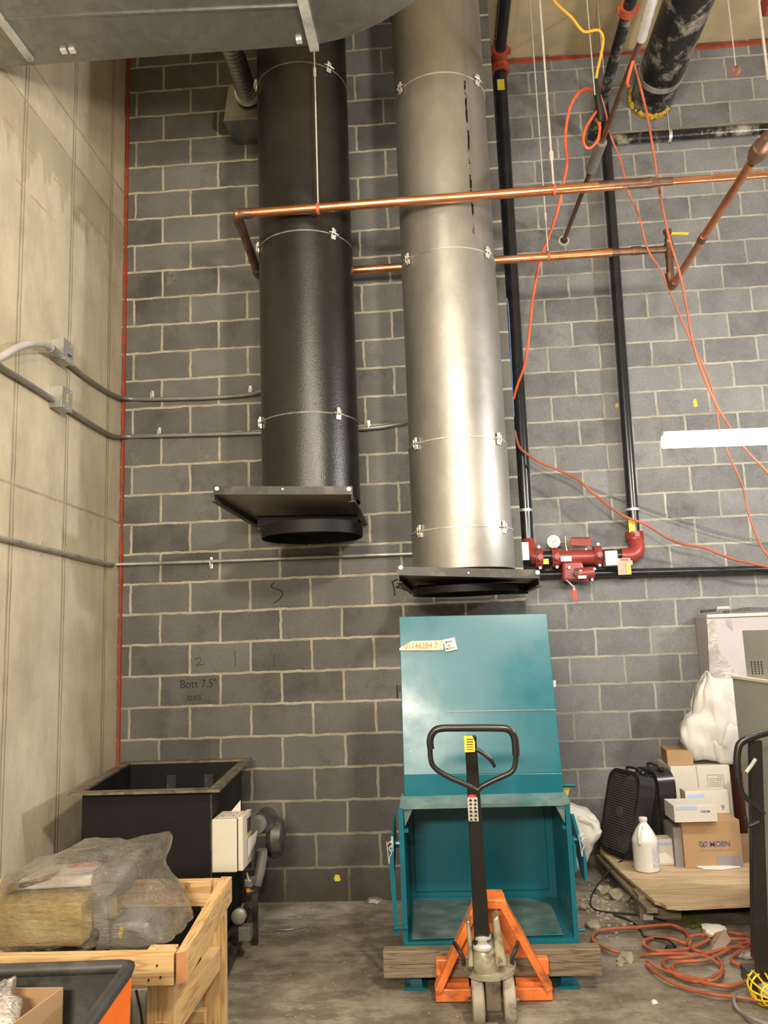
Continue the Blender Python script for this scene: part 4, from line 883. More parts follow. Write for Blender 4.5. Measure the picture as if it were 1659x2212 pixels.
# mast
def sect(px0, px1, py, y, dp):
    a, b = AY(px0, py, y), AY(px1, py, y); return [a, b, b+V((0, dp, 0)), a+V((0, dp, 0))]
ma = sect(1024, 1058, 2020, -1.70, .05); mt = sect(1004, 1029, 1590, -1.98, .04)
obj('mast', MB().hexa(ma+mt), M_BLKPAINT, j, bev=.004)
obj('mast_foot', MB().hexa(sect(1024, 1054, 2055, -1.68, .05)+sect(1024, 1059, 2005, -1.71, .06)), M_BLKPAINT, j, bev=.006)
YH = -2.0
loop = [(1018, 1573), (1070, 1573), (1096, 1576), (1110, 1592), (1114, 1622), (1113, 1650), (1104, 1668), (1072, 1683), (1042, 1698), (1033, 1706), (1024, 1704), (1005, 1694), (965, 1676), (940, 1659), (931, 1642), (929, 1612), (932, 1590), (945, 1577), (968, 1573)]
pts = smooth_path([AY(a_, b_, YH) for a_, b_ in loop], 5, True)
obj('handle_loop', MB().tube(pts, .0105, 14, True), M_BLKPAINT, j, smooth=True)
mb = MB()
gp = [(931, 1618), (929, 1600), (935, 1583), (950, 1574), (990, 1572.5), (1060, 1572.5), (1096, 1575), (1110, 1590), (1114, 1618), (1114, 1632)]
obj('handle_grip', MB().tube(smooth_path([AY(a_, b_, YH) for a_, b_ in gp], 6), .0145, 14), M_BLKPAINT, j, smooth=True)
obj('release_trigger', MB().tube(smooth_path([AY(1028, 1618, YH), AY(1045, 1628, YH-.005), AY(1060, 1641, YH-.01), AY(1069, 1657, YH-.01)], 5), [.009]*12+[.007]*4, 8), M_BLKPAINT, j, smooth=True)
yl = obj('warning_label', MB().prism([AY(a_, b_, YH-.009) for a_, b_ in ((1004, 1625), (1026, 1624), (1026, 1602), (1020, 1589), (1002, 1589))], (0, -.002, 0)), M_YELT, j)
for k in range(5): obj('label_print', MB().bar(AY(1008, 1597+k*5.5, YH-.0125), AY(1022, 1597+k*5.5, YH-.0125), .003, .0006, (0, 1, 0)), M_INK if k < 3 else M_DAMP, yl)
mc = lambda py: -1.98+(py-1590)/430*.28-.002
dl = obj('diagram_label', MB().hexa([AY(1012, 1774, mc(1774)-.003), AY(1034, 1774, mc(1774)-.003), AY(1034, 1774, mc(1774)), AY(1012, 1774, mc(1774)), AY(1010, 1722, mc(1722)-.003), AY(1031, 1722, mc(1722)-.003), AY(1031, 1722, mc(1722)), AY(1010, 1722, mc(1722))]), M_PAPER, j)
for k in range(6):
    for q in (0, 1):
        py = 1726+k*8.2; px = 1013+q*10+k*.3; y_ = mc(py)-.0045
        obj('pictogram', MB().prism([AY(px, py+5, y_), AY(px+7, py+5, y_), AY(px+6-(k % 3), py+1, y_), AY(px+1+(k+q) % 3, py, y_)], (0, -.0005, 0)), M_INK, dl)
obj('label_badge', MB().prism([AY(1020+9*math.cos(a_), 1719+3*math.sin(a_), mc(1719)-.003) for a_ in [i*PI/6 for i in range(12)]], (0, -.001, 0)), M_DAMP, dl)

# ------------------------------------------------------------------ black tank
tk = thing('black_tank', 'open topped black steel tank in the left corner', 'tank', (.6, -.7, 0))
zr = .90
o_ = [AZ(147, 1714, zr), AZ(474, 1706, zr), AZ(528, 1635, zr), AZ(274, 1645, zr)]
o_[0] = V((.245, -1.225, zr)); o_[1] = V((1.018, -1.228, zr)); o_[2] = V((.925, -.12, zr)); o_[3] = V((.10, -.12, zr))
ctr = sum(o_, V())/4
def inset(k, z): return [V((ctr.x+(p.x-ctr.x)*k, ctr.y+(p.y-ctr.y)*k*(1.02 if k < 1 else 1), z)) for p in o_]
a_, b_ = o_, inset(.855, zr)
mb = MB()
mb.add([p+V((0, 0, 0)) for p in a_]+b_+[p-V((0, 0, .012)) for p in a_]+[p-V((0, 0, .012)) for p in b_], [(i, (i+1) % 4, 4+(i+1) % 4, 4+i) for i in range(4)]+[(8+i, 12+i, 12+(i+1) % 4, 8+(i+1) % 4) for i in range(4)]+[(i, 8+i, 8+(i+1) % 4, (i+1) % 4) for i in range(4)]+[(4+i, 4+(i+1) % 4, 12+(i+1) % 4, 12+i) for i in range(4)])
obj('rim', mb, M_RIM, tk)
top = inset(.86, zr-.012); bot = inset(.86, .06); ti = inset(.845, zr-.012); bi = inset(.845, .3)
mb = MB(); mb.add(top+bot+ti+bi, [(i, (i+1) % 4, 4+(i+1) % 4, 4+i) for i in range(4)]+[(8+i, 12+i, 12+(i+1) % 4, 8+(i+1) % 4) for i in range(4)]+[(4, 5, 6, 7), (12, 15, 14, 13)])
obj('shell', mb, M_TANK, tk)
q = inset(.865, .7)
for k in (.38, .72): 
    p = inset(.85, zr-.1)[3].lerp(inset(.85, zr-.1)[2], k); obj('inner_tab', MB().box(p+V((-.03, -.02, -.1)), p+V((.03, -.0, .02))), M_BLKDUSTY, tk, bev=.003)
fl = inset(.865, .04); obj('base_skid', MB().bar(fl[1]+V((.05, 0, .0)), fl[2]+V((.05, 0, 0)), .06, .06), M_BLKDUSTY, tk)
obj('corner_seam', MB().bar(inset(.865, zr-.02)[1], inset(.865, .1)[1], .006, .006, (0, 1, 0)), M_BLKDUSTY, tk)
# control panel on the tank side (door faces +X)
ph = thing('control_panel', 'cream metal control box mounted on the right side of the black tank', 'control box', (1.03, -1.2, .52))
px0, px1, py0, py1 = .958, 1.084, -1.155, -.95
pz0, pz1 = AY(480, 1885, py0).z, AY(480, 1770, py0).z
obj('housing', MB().box((px0, py0, pz0), (px1, py1, pz1)), M_CREAM, ph, bev=.004)
dr = obj('door', MB().box((px1+.006, py0+.004, pz0+.004), (px1+.03, py1-.004, pz1+.008)), M_CREAM, ph, bev=.004)
obj('window', MB().box((px1+.031, py0+.10, pz1-.09), (px1+.032, py0+.18, pz1-.02)), M_DARK, dr)
obj('hazard_label', MB().prism([(px1+.0305, py0+.10, pz1-.12), (px1+.0305, py0+.19, pz1-.09), (px1+.0305, py0+.19, pz1-.075), (px1+.0305, py0+.10, pz1-.09)], (.001, 0, 0)), M_YELT, dr)
obj('note', MB().prism([(px1+.0325, py0+.10, pz1-.21), (px1+.05, py0+.20, pz1-.16), (px1+.06, py0+.21, pz1-.10), (px1+.034, py0+.10, pz1-.12)], (.001, 0, 0)), M_PAPER, dr)
gl = obj('gland_plate', MB().box((px0+.025, py0+.04, pz1), (px1-.02, py1-.05, pz1+.003)), M_CREAM, ph, bev=.002)
for xx, yy in ((px0+.04, py0+.06), (px1-.03, py0+.06), (px1-.03, py1-.07)): disc('screw', (xx, yy, pz1+.003), (0, 0, 1), .004, .002, M_DARK, gl, 8)
obj('paper_tag', MB().prism([(px0+.05, py1-.01, pz1), (px0+.10, py1-.01, pz1), (px0+.10, py1-.01, pz1+.055)], (0, .001, 0)), M_PAPER, ph)
# burner, pipework on the right side
q = AY(553, 1785, -.62)
mt_ = obj('blower_motor', MB().lathe([(.02, 0), (.045, .0), (.05, .01), (.05, .10), (.06, .11), (.06, .16)], q, (0, 1, 0), 24), M_GREY, tk, smooth=True)
obj('motor_cover', MB().cyl(q+V((.03, .06, .01)), q+V((.03, .16, .01)), .062, n=24), M_BLKDUSTY, tk, smooth=True)
obj('blower_housing', MB().lathe([(.05, 0), (.10, .01), (.115, .04), (.10, .09), (.05, .10)], q+V((.03, .16, -.10)), (1, 0, 0), 24), M_BLKDUSTY, tk, smooth=True)
mb = MB().tube(smooth_path([AY(566, 1835, -.62), AY(566, 1850, -.62), AY(560, 1885, -.63), AY(553, 1912, -.64)], 5), .030, 16)
obj('exhaust_tube', mb, M_GREY, tk, smooth=True)
obj('tube_foot', MB().tube([AY(555, 1905, -.64), AY(549, 1925, -.64), AY(530, 1928, -.66)], .024, 14), plain('brown_pipe', (.09, .07, .055), .4, .3), tk, smooth=True)
obj('gas_valve', MB().box(AY(527, 1918, -.85), AY(545, 1900, -.85)+V((0, .07, 0))), M_BLUE if False else M_GREY, tk, bev=.006)
obj('orange_cap', MB().cyl(AY(536, 1920, -.87), AY(536, 1926, -.87), .012, n=10), M_ORANGE, tk)
obj('support_post', MB().bar(AY(551, 2040, -.7), AY(551, 1930, -.7), .03, .03, (0, 1, 0)), M_DARK, tk)
obj('pressure_switch', MB().lathe([(.02, 0), (.038, .004), (.038, .03), (.02, .04)], AY(518, 1976, -.95), (0, -1, 0), 20), M_ZINCD, tk, smooth=True)
obj('igniter_box', MB().box(AY(514, 2035, -.98), AY(540, 2003, -.98)+V((0, .07, 0))), M_GREY, tk, bev=.005)
obj('fitting_line', MB().tube(smooth_path([AY(533, 1885, -.9), AY(536, 1897, -.9), AY(540, 1905, -.9)], 4), .006, 8), M_ZINCD, tk)
for px, py in ((548, 1958), (557, 1957)): disc('nut', AY(px, py, -.62), (0, -1, 0), .014, .02, M_ZINCD, tk, 6)

# ------------------------------------------------------------------ pine crate frame
cz_ = .725
cr_ = thing('wooden_crate_frame', 'pale new pine crate frame standing in the left foreground', 'crate', (.7, -2.45, 0))
XR = 1.31
obj('back_rail', MB().box((-.25 if False else .05, -2.19, cz_-.075), (1.245, -2.152, cz_+.014)), M_PX, cr_, bev=.002)
mb = MB().hexa([V(p) for p in ((1.262, -2.83, .60), (1.300, -2.83, .60), (1.345, -2.15, .655), (1.307, -2.15, .655), (1.262, -2.83, .69), (1.300, -2.83, .69), (1.345, -2.15, .745), (1.307, -2.15, .745))])
F0 = AY(375, 2060, -2.83); 
a0, a1 = AY(380, 2058, -2.80), AY(404, 2053, -2.80); b0, b1 = AY(478, 1893, -2.12), AY(501, 1893, -2.12)
dz = V((0, 0, -.089))
obj('side_rail', MB().hexa([a0+dz, a1+dz, b1+dz, b0+dz, a0, a1, b1, b0]), M_PY, cr_, bev=.002)
e0 = AY(378, 2059, -2.802); 
tag(obj('rail_end', MB().hexa([a0+dz+V((.001, -.001, .001)), a1+dz+V((-.001, -.001, .001)), a1+dz+V((-.001, 0, .001)), a0+dz+V((.001, 0, .001)), a0+V((.001, -.001, -.001)), a1+V((-.001, -.001, -.001)), a1+V((-.001, 0, -.001)), a0+V((.001, 0, -.001))]), M_ENDGR, cr_), 'darker end grain')
fr0, fr1 = AY(-40, 2068, -2.80), AY(375, 2060, -2.80)
fr1.z = fr1.z-.0
tl = fr1+V((0, 0, .0)); obj('front_rail', MB().hexa([fr0+dz, fr1+dz, fr1+dz+V((0, .038, 0)), fr0+dz+V((0, .038, 0)), fr0, fr1, fr1+V((0, .038, 0)), fr0+V((0, .038, 0))]), M_PX, cr_, bev=.002)
def post(pxa, pxb, pytop, y, name='corner_post'):
    a, b = AY(pxa, pytop, y), AY(pxb, pytop, y); return obj(name, MB().box((a.x, y, 0), (b.x, y+.038, a.z)), M_PZ, cr_, bev=.002)
post(434, 485, 1903, -2.15); pf = post(318, 378, 2050, -2.758)
obj('back_post', MB().box((.02, -2.15, 0), (.10, -2.11, .72)), M_PZ, cr_)
a, b = AY(375, 2212, -2.75), AY(418, 2146, -2.3)
obj('lower_side_rail', MB().hexa([V((1.235, -2.76, .42)), V((1.273, -2.76, .42)), V((1.273, -2.16, .42)), V((1.235, -2.16, .42)), V((1.235, -2.76, .50)), V((1.273, -2.76, .50)), V((1.273, -2.16, .50)), V((1.235, -2.16, .50))]), M_PY, cr_, bev=.002)
q = AY(400, 2178, -2.16); obj('lower_back_rail', MB().box((.05, -2.19, q.z-.089), (1.22, -2.152, q.z)), M_PX, cr_, bev=.002)
for px, py in ((339, 2086), (321, 2117), (347, 2111)): disc('nail', AY(px, py, -2.801), (0, -1, 0), .0035, .001, M_INK, cr_, 8)
disc('knot', AY(405, 1912, -2.1905), (0, -1, 0), .010, .001, M_ENDGR, cr_, 10)

# ------------------------------------------------------------------ wrapped carton and machine part on the crate
def crumple(lo, hi, amp=.02, scale=9, sub=5, sq=.35, seed=0, taper=None):
    bm = bmesh.new(); bmesh.ops.create_icosphere(bm, subdivisions=sub, radius=1)
    lo, hi = V(lo), V(hi); c_ = (lo+hi)/2; s_ = (hi-lo)/2; vs = []
    for v in bm.verts:
        d = v.co.normalized(); q = V([math.copysign(abs(k)**sq, k) for k in d]); q = V((q.x*s_.x, q.y*s_.y, q.z*s_.z))
        if taper: q.x *= taper(q.z/s_.z); q.y *= taper(q.z/s_.z)
        p = q*scale+V((seed*7.3, seed*3.1, seed)); r1 = abs(noise.noise(p)); r2 = abs(noise.noise(p*2.3+V((3, 1, 2))))
        k = 1-(r1*1.3+r2*.6)*amp/max(s_) ; vs.append(c_+q*k+V((noise.noise(p*.5), noise.noise(p*.5+V((9, 9, 9))), noise.noise(p*.5+V((5, 2, 1)))))*amp)
    fs = [tuple(v.index for v in f.verts) for f in bm.faces]; bm.free()
    return MB().add(vs, fs)
wc = thing('wrapped_equipment', 'carton and machine parts bundled in clear stretch wrap on the pine crate', 'bundle', (.75, -2.5, .70))
obj('carton', MB().box((.20, -2.60, .66), (AY(175, 2000, -2.60).x, -2.30, AY(100, 1952, -2.60).z)), plain('olive_cardboard', (.42, .30, .09), .7, 0, .1, 5), wc, bev=.004)
obj('foam_top', MB().hexa([AY(30, 1925, -2.5), AY(205, 1915, -2.5), AY(225, 1880, -2.3), AY(70, 1885, -2.3), AY(40, 1900, -2.5), AY(205, 1888, -2.5), AY(280, 1863, -2.3), AY(110, 1866, -2.3)]), M_PAPER, wc, bev=.01)
obj('carton_flap', MB().hexa([AY(0, 1935, -2.5), AY(110, 1900, -2.5), AY(140, 1880, -2.25), AY(20, 1900, -2.25), AY(0, 1915, -2.5), AY(115, 1890, -2.5), AY(150, 1868, -2.25), AY(30, 1885, -2.25)]), M_CARD, wc)
q = AY(225, 1905, -2.55)
obj('motor_housing', MB().lathe([(.02, 0), (.045, .0), (.05, .02), (.06, .04), (.06, .14), (.04, .16)], q, (0, 1, -.1), 24), M_GREY, wc, smooth=True)
obj('bracket', MB().bar(AY(215, 1930, -2.5), AY(225, 2050, -2.5), .05, .03, (0, 1, 0)), M_GREY, wc, bev=.006)
obj('hose', MB().tube(smooth_path([AY(210, 2010, -2.5), AY(175, 2060, -2.55), AY(120, 2070, -2.6), AY(60, 2060, -2.6)], 8), .02, 12), M_BLKDUSTY, wc, smooth=True)
obj('base_casting', MB().box(AY(230, 2062, -2.5), AY(325, 1990, -2.5)+V((0, .16, 0))), M_GREY, wc, bev=.02)
obj('yellow_tag', MB().prism([AY(255, 2018, -2.62), AY(262, 1998, -2.62), AY(267, 2008, -2.62), AY(262, 2028, -2.62)], (0, -.001, 0)), M_YELT, wc)
# wrap: loft over front silhouette
def loft_wrap(front, back_dy, y, amp, scale, seed):
    n = 64; m = 14; vs = []; cpt = sum((AY(a_, b_, y) for a_, b_ in front), V())/len(front)
    ring0 = smooth_path([AY(a_, b_, y) for a_, b_ in front], 8, True); n = len(ring0)
    for i in range(m+1):
        t_ = i/m; yy = y+back_dy*t_; s_ = (1-(2*t_-1)**6*.35)*(1 if t_ > 0 else 1)
        for p in ring0:
            q = cpt+(p-cpt)*s_; q.y = yy; nn = (p-cpt).normalized(); w_ = q*scale+V((seed, 0, 0))
            q += nn*(noise.noise(w_)*amp+abs(noise.noise(w_*2.1))*amp*.7); vs.append(q)
    fs = [(i*n+k, i*n+(k+1) % n, (i+1)*n+(k+1) % n, (i+1)*n+k) for i in range(m) for k in range(n)]
    # caps as grids toward the centre
    for base, yy in ((0, y), (m*n, y+back_dy)):
        prev = base
        for r_ in range(1, 7):
            k_ = 1-r_/6.3; st = len(vs)
            for i in range(n):
                p = vs[base+i]; q = cpt+(V((p.x, cpt.y, p.z))-cpt)*k_; q.y = yy-(.02*(1-k_) if base == 0 else -.02*(1-k_))
                q.y += noise.noise(q*scale+V((seed, 3, 0)))*amp*1.6; vs.append(q)
            fs += [(prev+i, prev+(i+1) % n, st+(i+1) % n, st+i) for i in range(n)]; prev = st
        fs.append(tuple(range(prev, prev+n)))
    return MB().add(vs, fs)
fr = [(-30, 1925), (40, 1893), (90, 1868), (150, 1858), (215, 1862), (270, 1846), (300, 1850), (296, 1890), (290, 1930), (318, 1965), (340, 2010), (352, 2040), (340, 2055), (250, 2060), (100, 2066), (-30, 2070)]
tag(obj('stretch_wrap', loft_wrap(fr, .38, -2.66, .014, 16, 2), M_FILM, wc, smooth='all'), 'clear crinkled plastic film')
obj('red_print', MB().prism([AY(140, 1869, -2.5), AY(200, 1862, -2.45), AY(235, 1863, -2.4), AY(225, 1870, -2.5), AY(150, 1876, -2.55)], (0, 0, .001)), plain('faded_red_print', (.45, .16, .12), .5), wc)

# ------------------------------------------------------------------ dark tote bin with orange side, bottom left
bn = thing('utility_bin', 'dark grey plastic bin with bright orange outer side, bottom left corner', 'bin', (.9, -3.3, 0))
zb2 = .80
A1 = AZ(286, 2088, zb2); A0 = AZ(-60, 2100, zb2); A2 = AZ(175, 2235, zb2); A2b = AZ(120, 2300, zb2)
A3 = A0+(A2b-A1)
obj('rim', MB().tube([A0, A1-V((.03, 0, 0)), A1-V((.008, .004, 0)), A1-V((0.004, .03, 0)), A2, A2b], .017, 10), M_BIN, bn, smooth=True)
dn = V((0, 0, -.33))
obj('back_wall', MB().hexa([A0+V((0, .0, -.33)), A1+V((-.03, -.03, -.33)), A1+V((-.03, -.02, -.33)), A0+V((0, .01, -.33)), A0+V((0, -.008, 0)), A1+V((-.004, -.008, 0)), A1+V((0, .004, 0)), A0+V((0, .004, 0))]), M_BIN, bn)
obj('side_wall', MB().hexa([A1+V((-.035, -.02, -.33)), A1+V((-.03, -.02, -.33)), A2b+V((-.03, 0, -.33)), A2b+V((-.035, 0, -.33)), A1+V((-.008, 0, 0)), A1+V((-.0, 0, 0)), A2b+V((-.0, 0, 0)), A2b+V((-.008, 0, 0))]), M_BIN, bn)
tag(obj('orange_panel', MB().hexa([A1+V((-.025, -.03, -.76)), A1+V((-.02, -.03, -.76)), A2b+V((-.02, 0, -.76)), A2b+V((-.025, 0, -.76)), A1+V((-.001, -.015, -.02)), A1+V((.004, -.015, -.02)), A2b+V((.004, 0, -.02)), A2b+V((-.001, 0, -.02))]), M_ORANGEB, bn), 'bright orange outer side panel')
obj('bottom', MB().hexa([A0+dn, A1+dn, A2b+dn, A3+dn, A0+dn+V((0, 0, .01)), A1+dn+V((0, 0, .01)), A2b+dn+V((0, 0, .01)), A3+dn+V((0, 0, .01))]), M_BIN, bn)
# open box and bag inside
zb3 = .785
ob = thing('open_box', 'open brown cardboard box standing inside the dark bin', 'box', (.7, -3.3, .48))
k0, k1, k2 = AZ(135, 2133, zb3), AZ(85, 2128, zb3), AZ(40, 2240, zb3)
k3 = AZ(105, 2200, zb3)
B1 = k0; B2 = k0+V((-.04, -.30, 0)); B0 = k0+V((-.34, .0, 0)); B3 = B2+V((-.34, 0, 0))
for a_, b_ in ((B0, B1), (B1, B2), (B2, B3), (B3, B0)): obj('box_side', MB().bar(a_-V((0, 0, .11)), b_-V((0, 0, .11)), .004, .22), M_CARD, ob)
obj('box_bottom', MB().prism([p-V((0, 0, .22)) for p in (B0, B1, B2, B3)], (0, 0, .004)), M_CARD, ob)
tag(obj('plastic_bag', crumple(V((k0.x-.27, k0.y-.24, zb3-.12)), V((k0.x-.012, k0.y-.01, zb3+.06)), .05, 10, 5, .75, 3), M_BAG, smooth='all'), 'crumpled clear plastic bag stuffed in the open brown box', 'plastic bag')
sp = thing('sheet_panel', 'upright grey green sheet panel behind the bin under the crate', 'panel', (1.12, -2.6, 0))
a_, b_ = AY(262, 2139, -2.62), AY(320, 2139, -2.62); obj('sheet', MB().box((a_.x-.1, -2.62, 0.001), (b_.x, -2.61, a_.z)), M_CABG, sp)
for k in range(4): obj('rib', MB().bar(V((a_.x+k*.03, -2.623, .01)), V((a_.x+k*.03, -2.623, a_.z)), .008, .006, (0, 1, 0)), M_CABG, sp)
obj('edge_cord', MB().tube([AY(294, 2139, -2.64), AY(303, 2180, -2.64), AY(310, 2230, -2.64)], .004, 6), M_RUBBER, sp)

# ------------------------------------------------------------------ right side: plywood platform and what stands on it
ZP = .15
pl = [AZ(1296, 1838, ZP), AZ(1340, 1882, ZP), AZ(1414, 1946, ZP), AZ(1428, 1950, ZP), AZ(1440, 1957, ZP), AZ(1470, 1959, ZP), AZ(1500, 1958, ZP), AZ(1640, 1951, ZP)]
pl += [V((4.9, -.64, ZP)), V((4.9, .88, ZP)), V((3.25, .88, ZP))]
tag(obj('plywood_sheet', MB().prism(pl, (0, 0, -.018)), M_PLY), 'cut plywood sheet lying on lumber at the right, carrying the boxes', 'plywood')
def bx(name, label, lo, hi, mat, cat, ang=0, bev=.002, parent=None, group=None):
    lo, hi = V(lo), V(hi); c_ = V(((lo.x+hi.x)/2, (lo.y+hi.y)/2, lo.z)); R = Matrix.Rotation(math.radians(ang), 3, 'Z')
    o = obj(name, MB().box(lo, hi, R, c_), mat, parent, bev=bev); 
    if label: tag(o, label, cat, group)
    return o
a_ = AZ(1365, 1955, .0)
bx('lumber_block', 'short brown timber block propping the plywood corner', (3.19, -.42, 0), (3.42, -.28, .13), M_OLD, 'board')
bx('lumber_block', 'timber bearer under the back of the plywood sheet', (3.25, .45, 0), (4.8, .55, .13), M_OLD, 'board')
q = AZ(1330, 1900, .10)
tag(obj('lumber_board', MB().bar(AZ(1297, 1850, .10), AZ(1410, 1968, .10), .06, .025), M_OLD, bev=.003), 'splintered narrow board under the left edge of the plywood', 'board')

# box fans
def box_fan(label, org, wdt, hgt, dep, R):
    """org = bottom left front corner on the platform, R: local (x right, y back, z up) -> world"""
    org = V(org); T = lambda x, y, z: org+R @ V((x, y, z))
    t = thing('box_fan', label, 'fan', T(wdt/2, dep/2, 0))
    def rr(x0_, x1_, z0_, z1_, rad, n=6):
        pts = []
        for cx_, cz__, g0 in ((x1_-rad, z0_+rad, -PI/2), (x1_-rad, z1_-rad, 0), (x0_+rad, z1_-rad, PI/2), (x0_+rad, z0_+rad, PI)):
            for i in range(n+1): g_ = g0+PI/2*i/n; pts.append((cx_+rad*math.cos(g_), cz__+rad*math.sin(g_)))
        return pts
    out = rr(0, wdt, 0, hgt, .09); inn = rr(.025, wdt-.025, .025, hgt-.025, .07); m = len(out)
    vs = [T(x, 0, z_) for x, z_ in out]+[T(x, dep, z_) for x, z_ in out]+[T(x, dep, z_) for x, z_ in inn]+[T(x, 0, z_) for x, z_ in inn]
    fs = [(k*m+i, k*m+(i+1) % m, ((k+1) % 4)*m+(i+1) % m, ((k+1) % 4)*m+i) for k in range(4) for i in range(m)]
    obj('frame', MB().add(vs, fs), M_FAN, t, smooth=True)
    for yy, nm in ((.004, 'front_grille'), (dep-.004, 'rear_grille')):
        mb = MB(); nb = 32
        for i in range(1, nb):
            z_ = .02+(hgt-.04)*i/nb; mb.bar(T(.02, yy, z_), T(wdt-.02, yy, z_), .0045, .0105, R @ V((0, 0, 1)))
        for i in range(1, 12): x_ = .02+(wdt-.04)*i/12; mb.bar(T(x_, yy+.003, .02), T(x_, yy+.003, hgt-.02), .003, .003, R @ V((0, 1, 0)))
        gr = obj(nm, mb, M_FANG, t)
    obj('grille_hub', MB().cyl(T(wdt/2, -.004, hgt/2), T(wdt/2, .008, hgt/2), .032), M_FANG, t, smooth=True)
    hub = T(wdt/2, dep/2, hgt/2); nn = R @ V((0, 1, 0)); ux, uz = R @ V((1, 0, 0)), R @ V((0, 0, 1))
    obj('motor', MB().cyl(hub-nn*.03, hub+nn*.03, .05), M_FAN, t, smooth=True)
    for k in range(5):
        g_ = 2*PI*k/5; d1 = ux*math.cos(g_)+uz*math.sin(g_); d2 = -ux*math.sin(g_)+uz*math.cos(g_); rb = min(wdt, hgt)/2-.05
        obj('blade', MB().prism([hub+d1*.04-d2*.02-nn*.01, hub+d1*rb-d2*.06-nn*.02, hub+d1*rb+d2*.05+nn*.02, hub+d1*.04+d2*.02+nn*.01], nn*.003), M_FAN, t)
    obj('handle', MB().tube(smooth_path([T(wdt/2-.07, dep/2, hgt), T(wdt/2-.06, dep/2, hgt+.022), T(wdt/2+.06, dep/2, hgt+.022), T(wdt/2+.07, dep/2, hgt)], 5), .009, 8), M_FAN, t, smooth=True)
    obj('knob', MB().cyl(T(wdt/2+.11, dep/2, hgt), T(wdt/2+.11, dep/2, hgt+.018), .022), M_FAN, t, smooth=True)
    return t
def basis(bl, br, tl_):
    x = (V(br)-V(bl)).normalized(); z_ = (V(tl_)-V(bl)); z_ = (z_-x*z_.dot(x)).normalized(); y = z_.cross(x); return Matrix((x, y, z_)).transposed()
# leaning fan: front face corners seen at px
bl, br, tl_ = AY(1291, 1826, -.02), AY(1352, 1848, -.20), AY(1333, 1668, .20)
tr_ = AY(1388, 1680, .04)
bl = V((3.10, .02, .155)); 
bl, br, tl_ = V((3.136, .464, .17)), V((3.27, .13, .17)), V((3.304, .42, .68))
box_fan('black box fan leaning over to the right, front one of two', bl, (br-bl).length*1.0, (tl_-bl).length*1.0, .12, basis(bl, br, tl_))
bl = AZ(1376, 1850, .155); br = bl+V((.30, -.20, 0)); tl_ = bl+V((-.02, .07, .5))
bl = V((3.445, .58, .155)); br = V((3.525, .26, .155)); tl_ = V((3.44, .585, .70))
box_fan('black box fan standing upright behind the leaning one', bl, .33, .53, .12, basis(bl, br, tl_))

# bleach style jug
jx, jy = 3.345, .0
ju = thing('plastic_jug', 'white plastic gallon jug standing at the front of the plywood', 'jug', (jx, jy, ZP))
prof = [(.066, 0), (.074, .006), (.076, .02), (.076, .165), (.078, .175), (.072, .195), (.052, .235), (.030, .268), (.022, .278), (.022, .290)]
obj('body', MB().lathe(prof, (jx, jy, ZP), n=32), M_JUG, ju, smooth=True)
obj('cap', MB().lathe([(.024, 0), (.026, .003), (.026, .02), (.023, .023)], (jx, jy, ZP+.288), n=24), M_JUG, ju, smooth=True)
obj('handle', MB().tube(smooth_path([V((jx-.018, jy-.03, ZP+.272)), V((jx-.035, jy-.06, ZP+.262)), V((jx-.048, jy-.078, ZP+.225)), V((jx-.05, jy-.075, ZP+.175))], 6), .011, 10), M_JUG, ju, smooth=True)
vs = []; 
for k in range(7):
    g_ = math.radians(-72+k*9); vs.append((jx+.0772*math.cos(g_), jy+.0772*math.sin(g_)))
obj('label', MB().add([V((x, y, ZP+.03)) for x, y in vs]+[V((x, y, ZP+.15)) for x, y in vs], [(i, i+1, i+8, i+7) for i in range(6)]), plain('faint_grey_label', (.42, .42, .44), .5, 0, .25, 60), ju)

# printed cartons
def maker_text(parent, o, xd, yd, h_, mat=M_NAVY, mirror=False):
    text('box_lettering', 'MOEN', mat, parent, o, xd, yd, h_, bold=.015)
    xd_, yd_ = V(xd).normalized(), V(yd).normalized(); n_ = xd_.cross(yd_); c_ = V(o)-xd_*h_*1.25+yd_*h_*.5
    for s_ in (-1, 1):
        pts = [c_+xd_*s_*h_*.12+yd_*-h_*.45+n_*.001, c_+xd_*s_*h_*.62+yd_*-h_*.15+n_*.001, c_+xd_*s_*h_*.62+yd_*h_*.5+n_*.001, c_+xd_*s_*h_*.12+yd_*h_*.2+n_*.001]
        obj('box_emblem', MB().tube(smooth_path(pts, 3, True), h_*.07, 5, True), mat, parent)
mo = thing('printed_carton', 'brown cardboard carton with navy lettering standing on the plywood', 'box', (3.8, .1, ZP))
x0_, x1_, y_ = 3.585, 3.935, .03
zt2 = AY(1540, 1767, y_).z; zt2 = AY(1540, 1772, y_).z
bb = obj('body', MB().box((x0_, y_, ZP), (x1_, y_+.28, zt2)), M_CARD, mo, bev=.002)
a_ = AY(1534, 1829, y_); maker_text(bb, a_+V((.0, -.001, 0)), (1, 0, 0), (0, 0, 1), .032)
text('box_lettering', 'Buy it for looks. Buy it for life.', M_GREYP, bb, AY(1512, 1839, y_)+V((0, -.001, 0)), (1, 0, 0), (0, 0, 1), .010, .20)
obj('tape_patch', MB().box(AY(1550, 1873, y_-.001), AY(1603, 1848, y_-.0005)), M_GREYP, bb)
obj('flap_shadow_side', MB().box((x0_-.05, y_+.02, ZP), (x0_-.002, y_+.26, zt2-.04)), plain('grey_box_side', (.20, .18, .17), .7), mo)
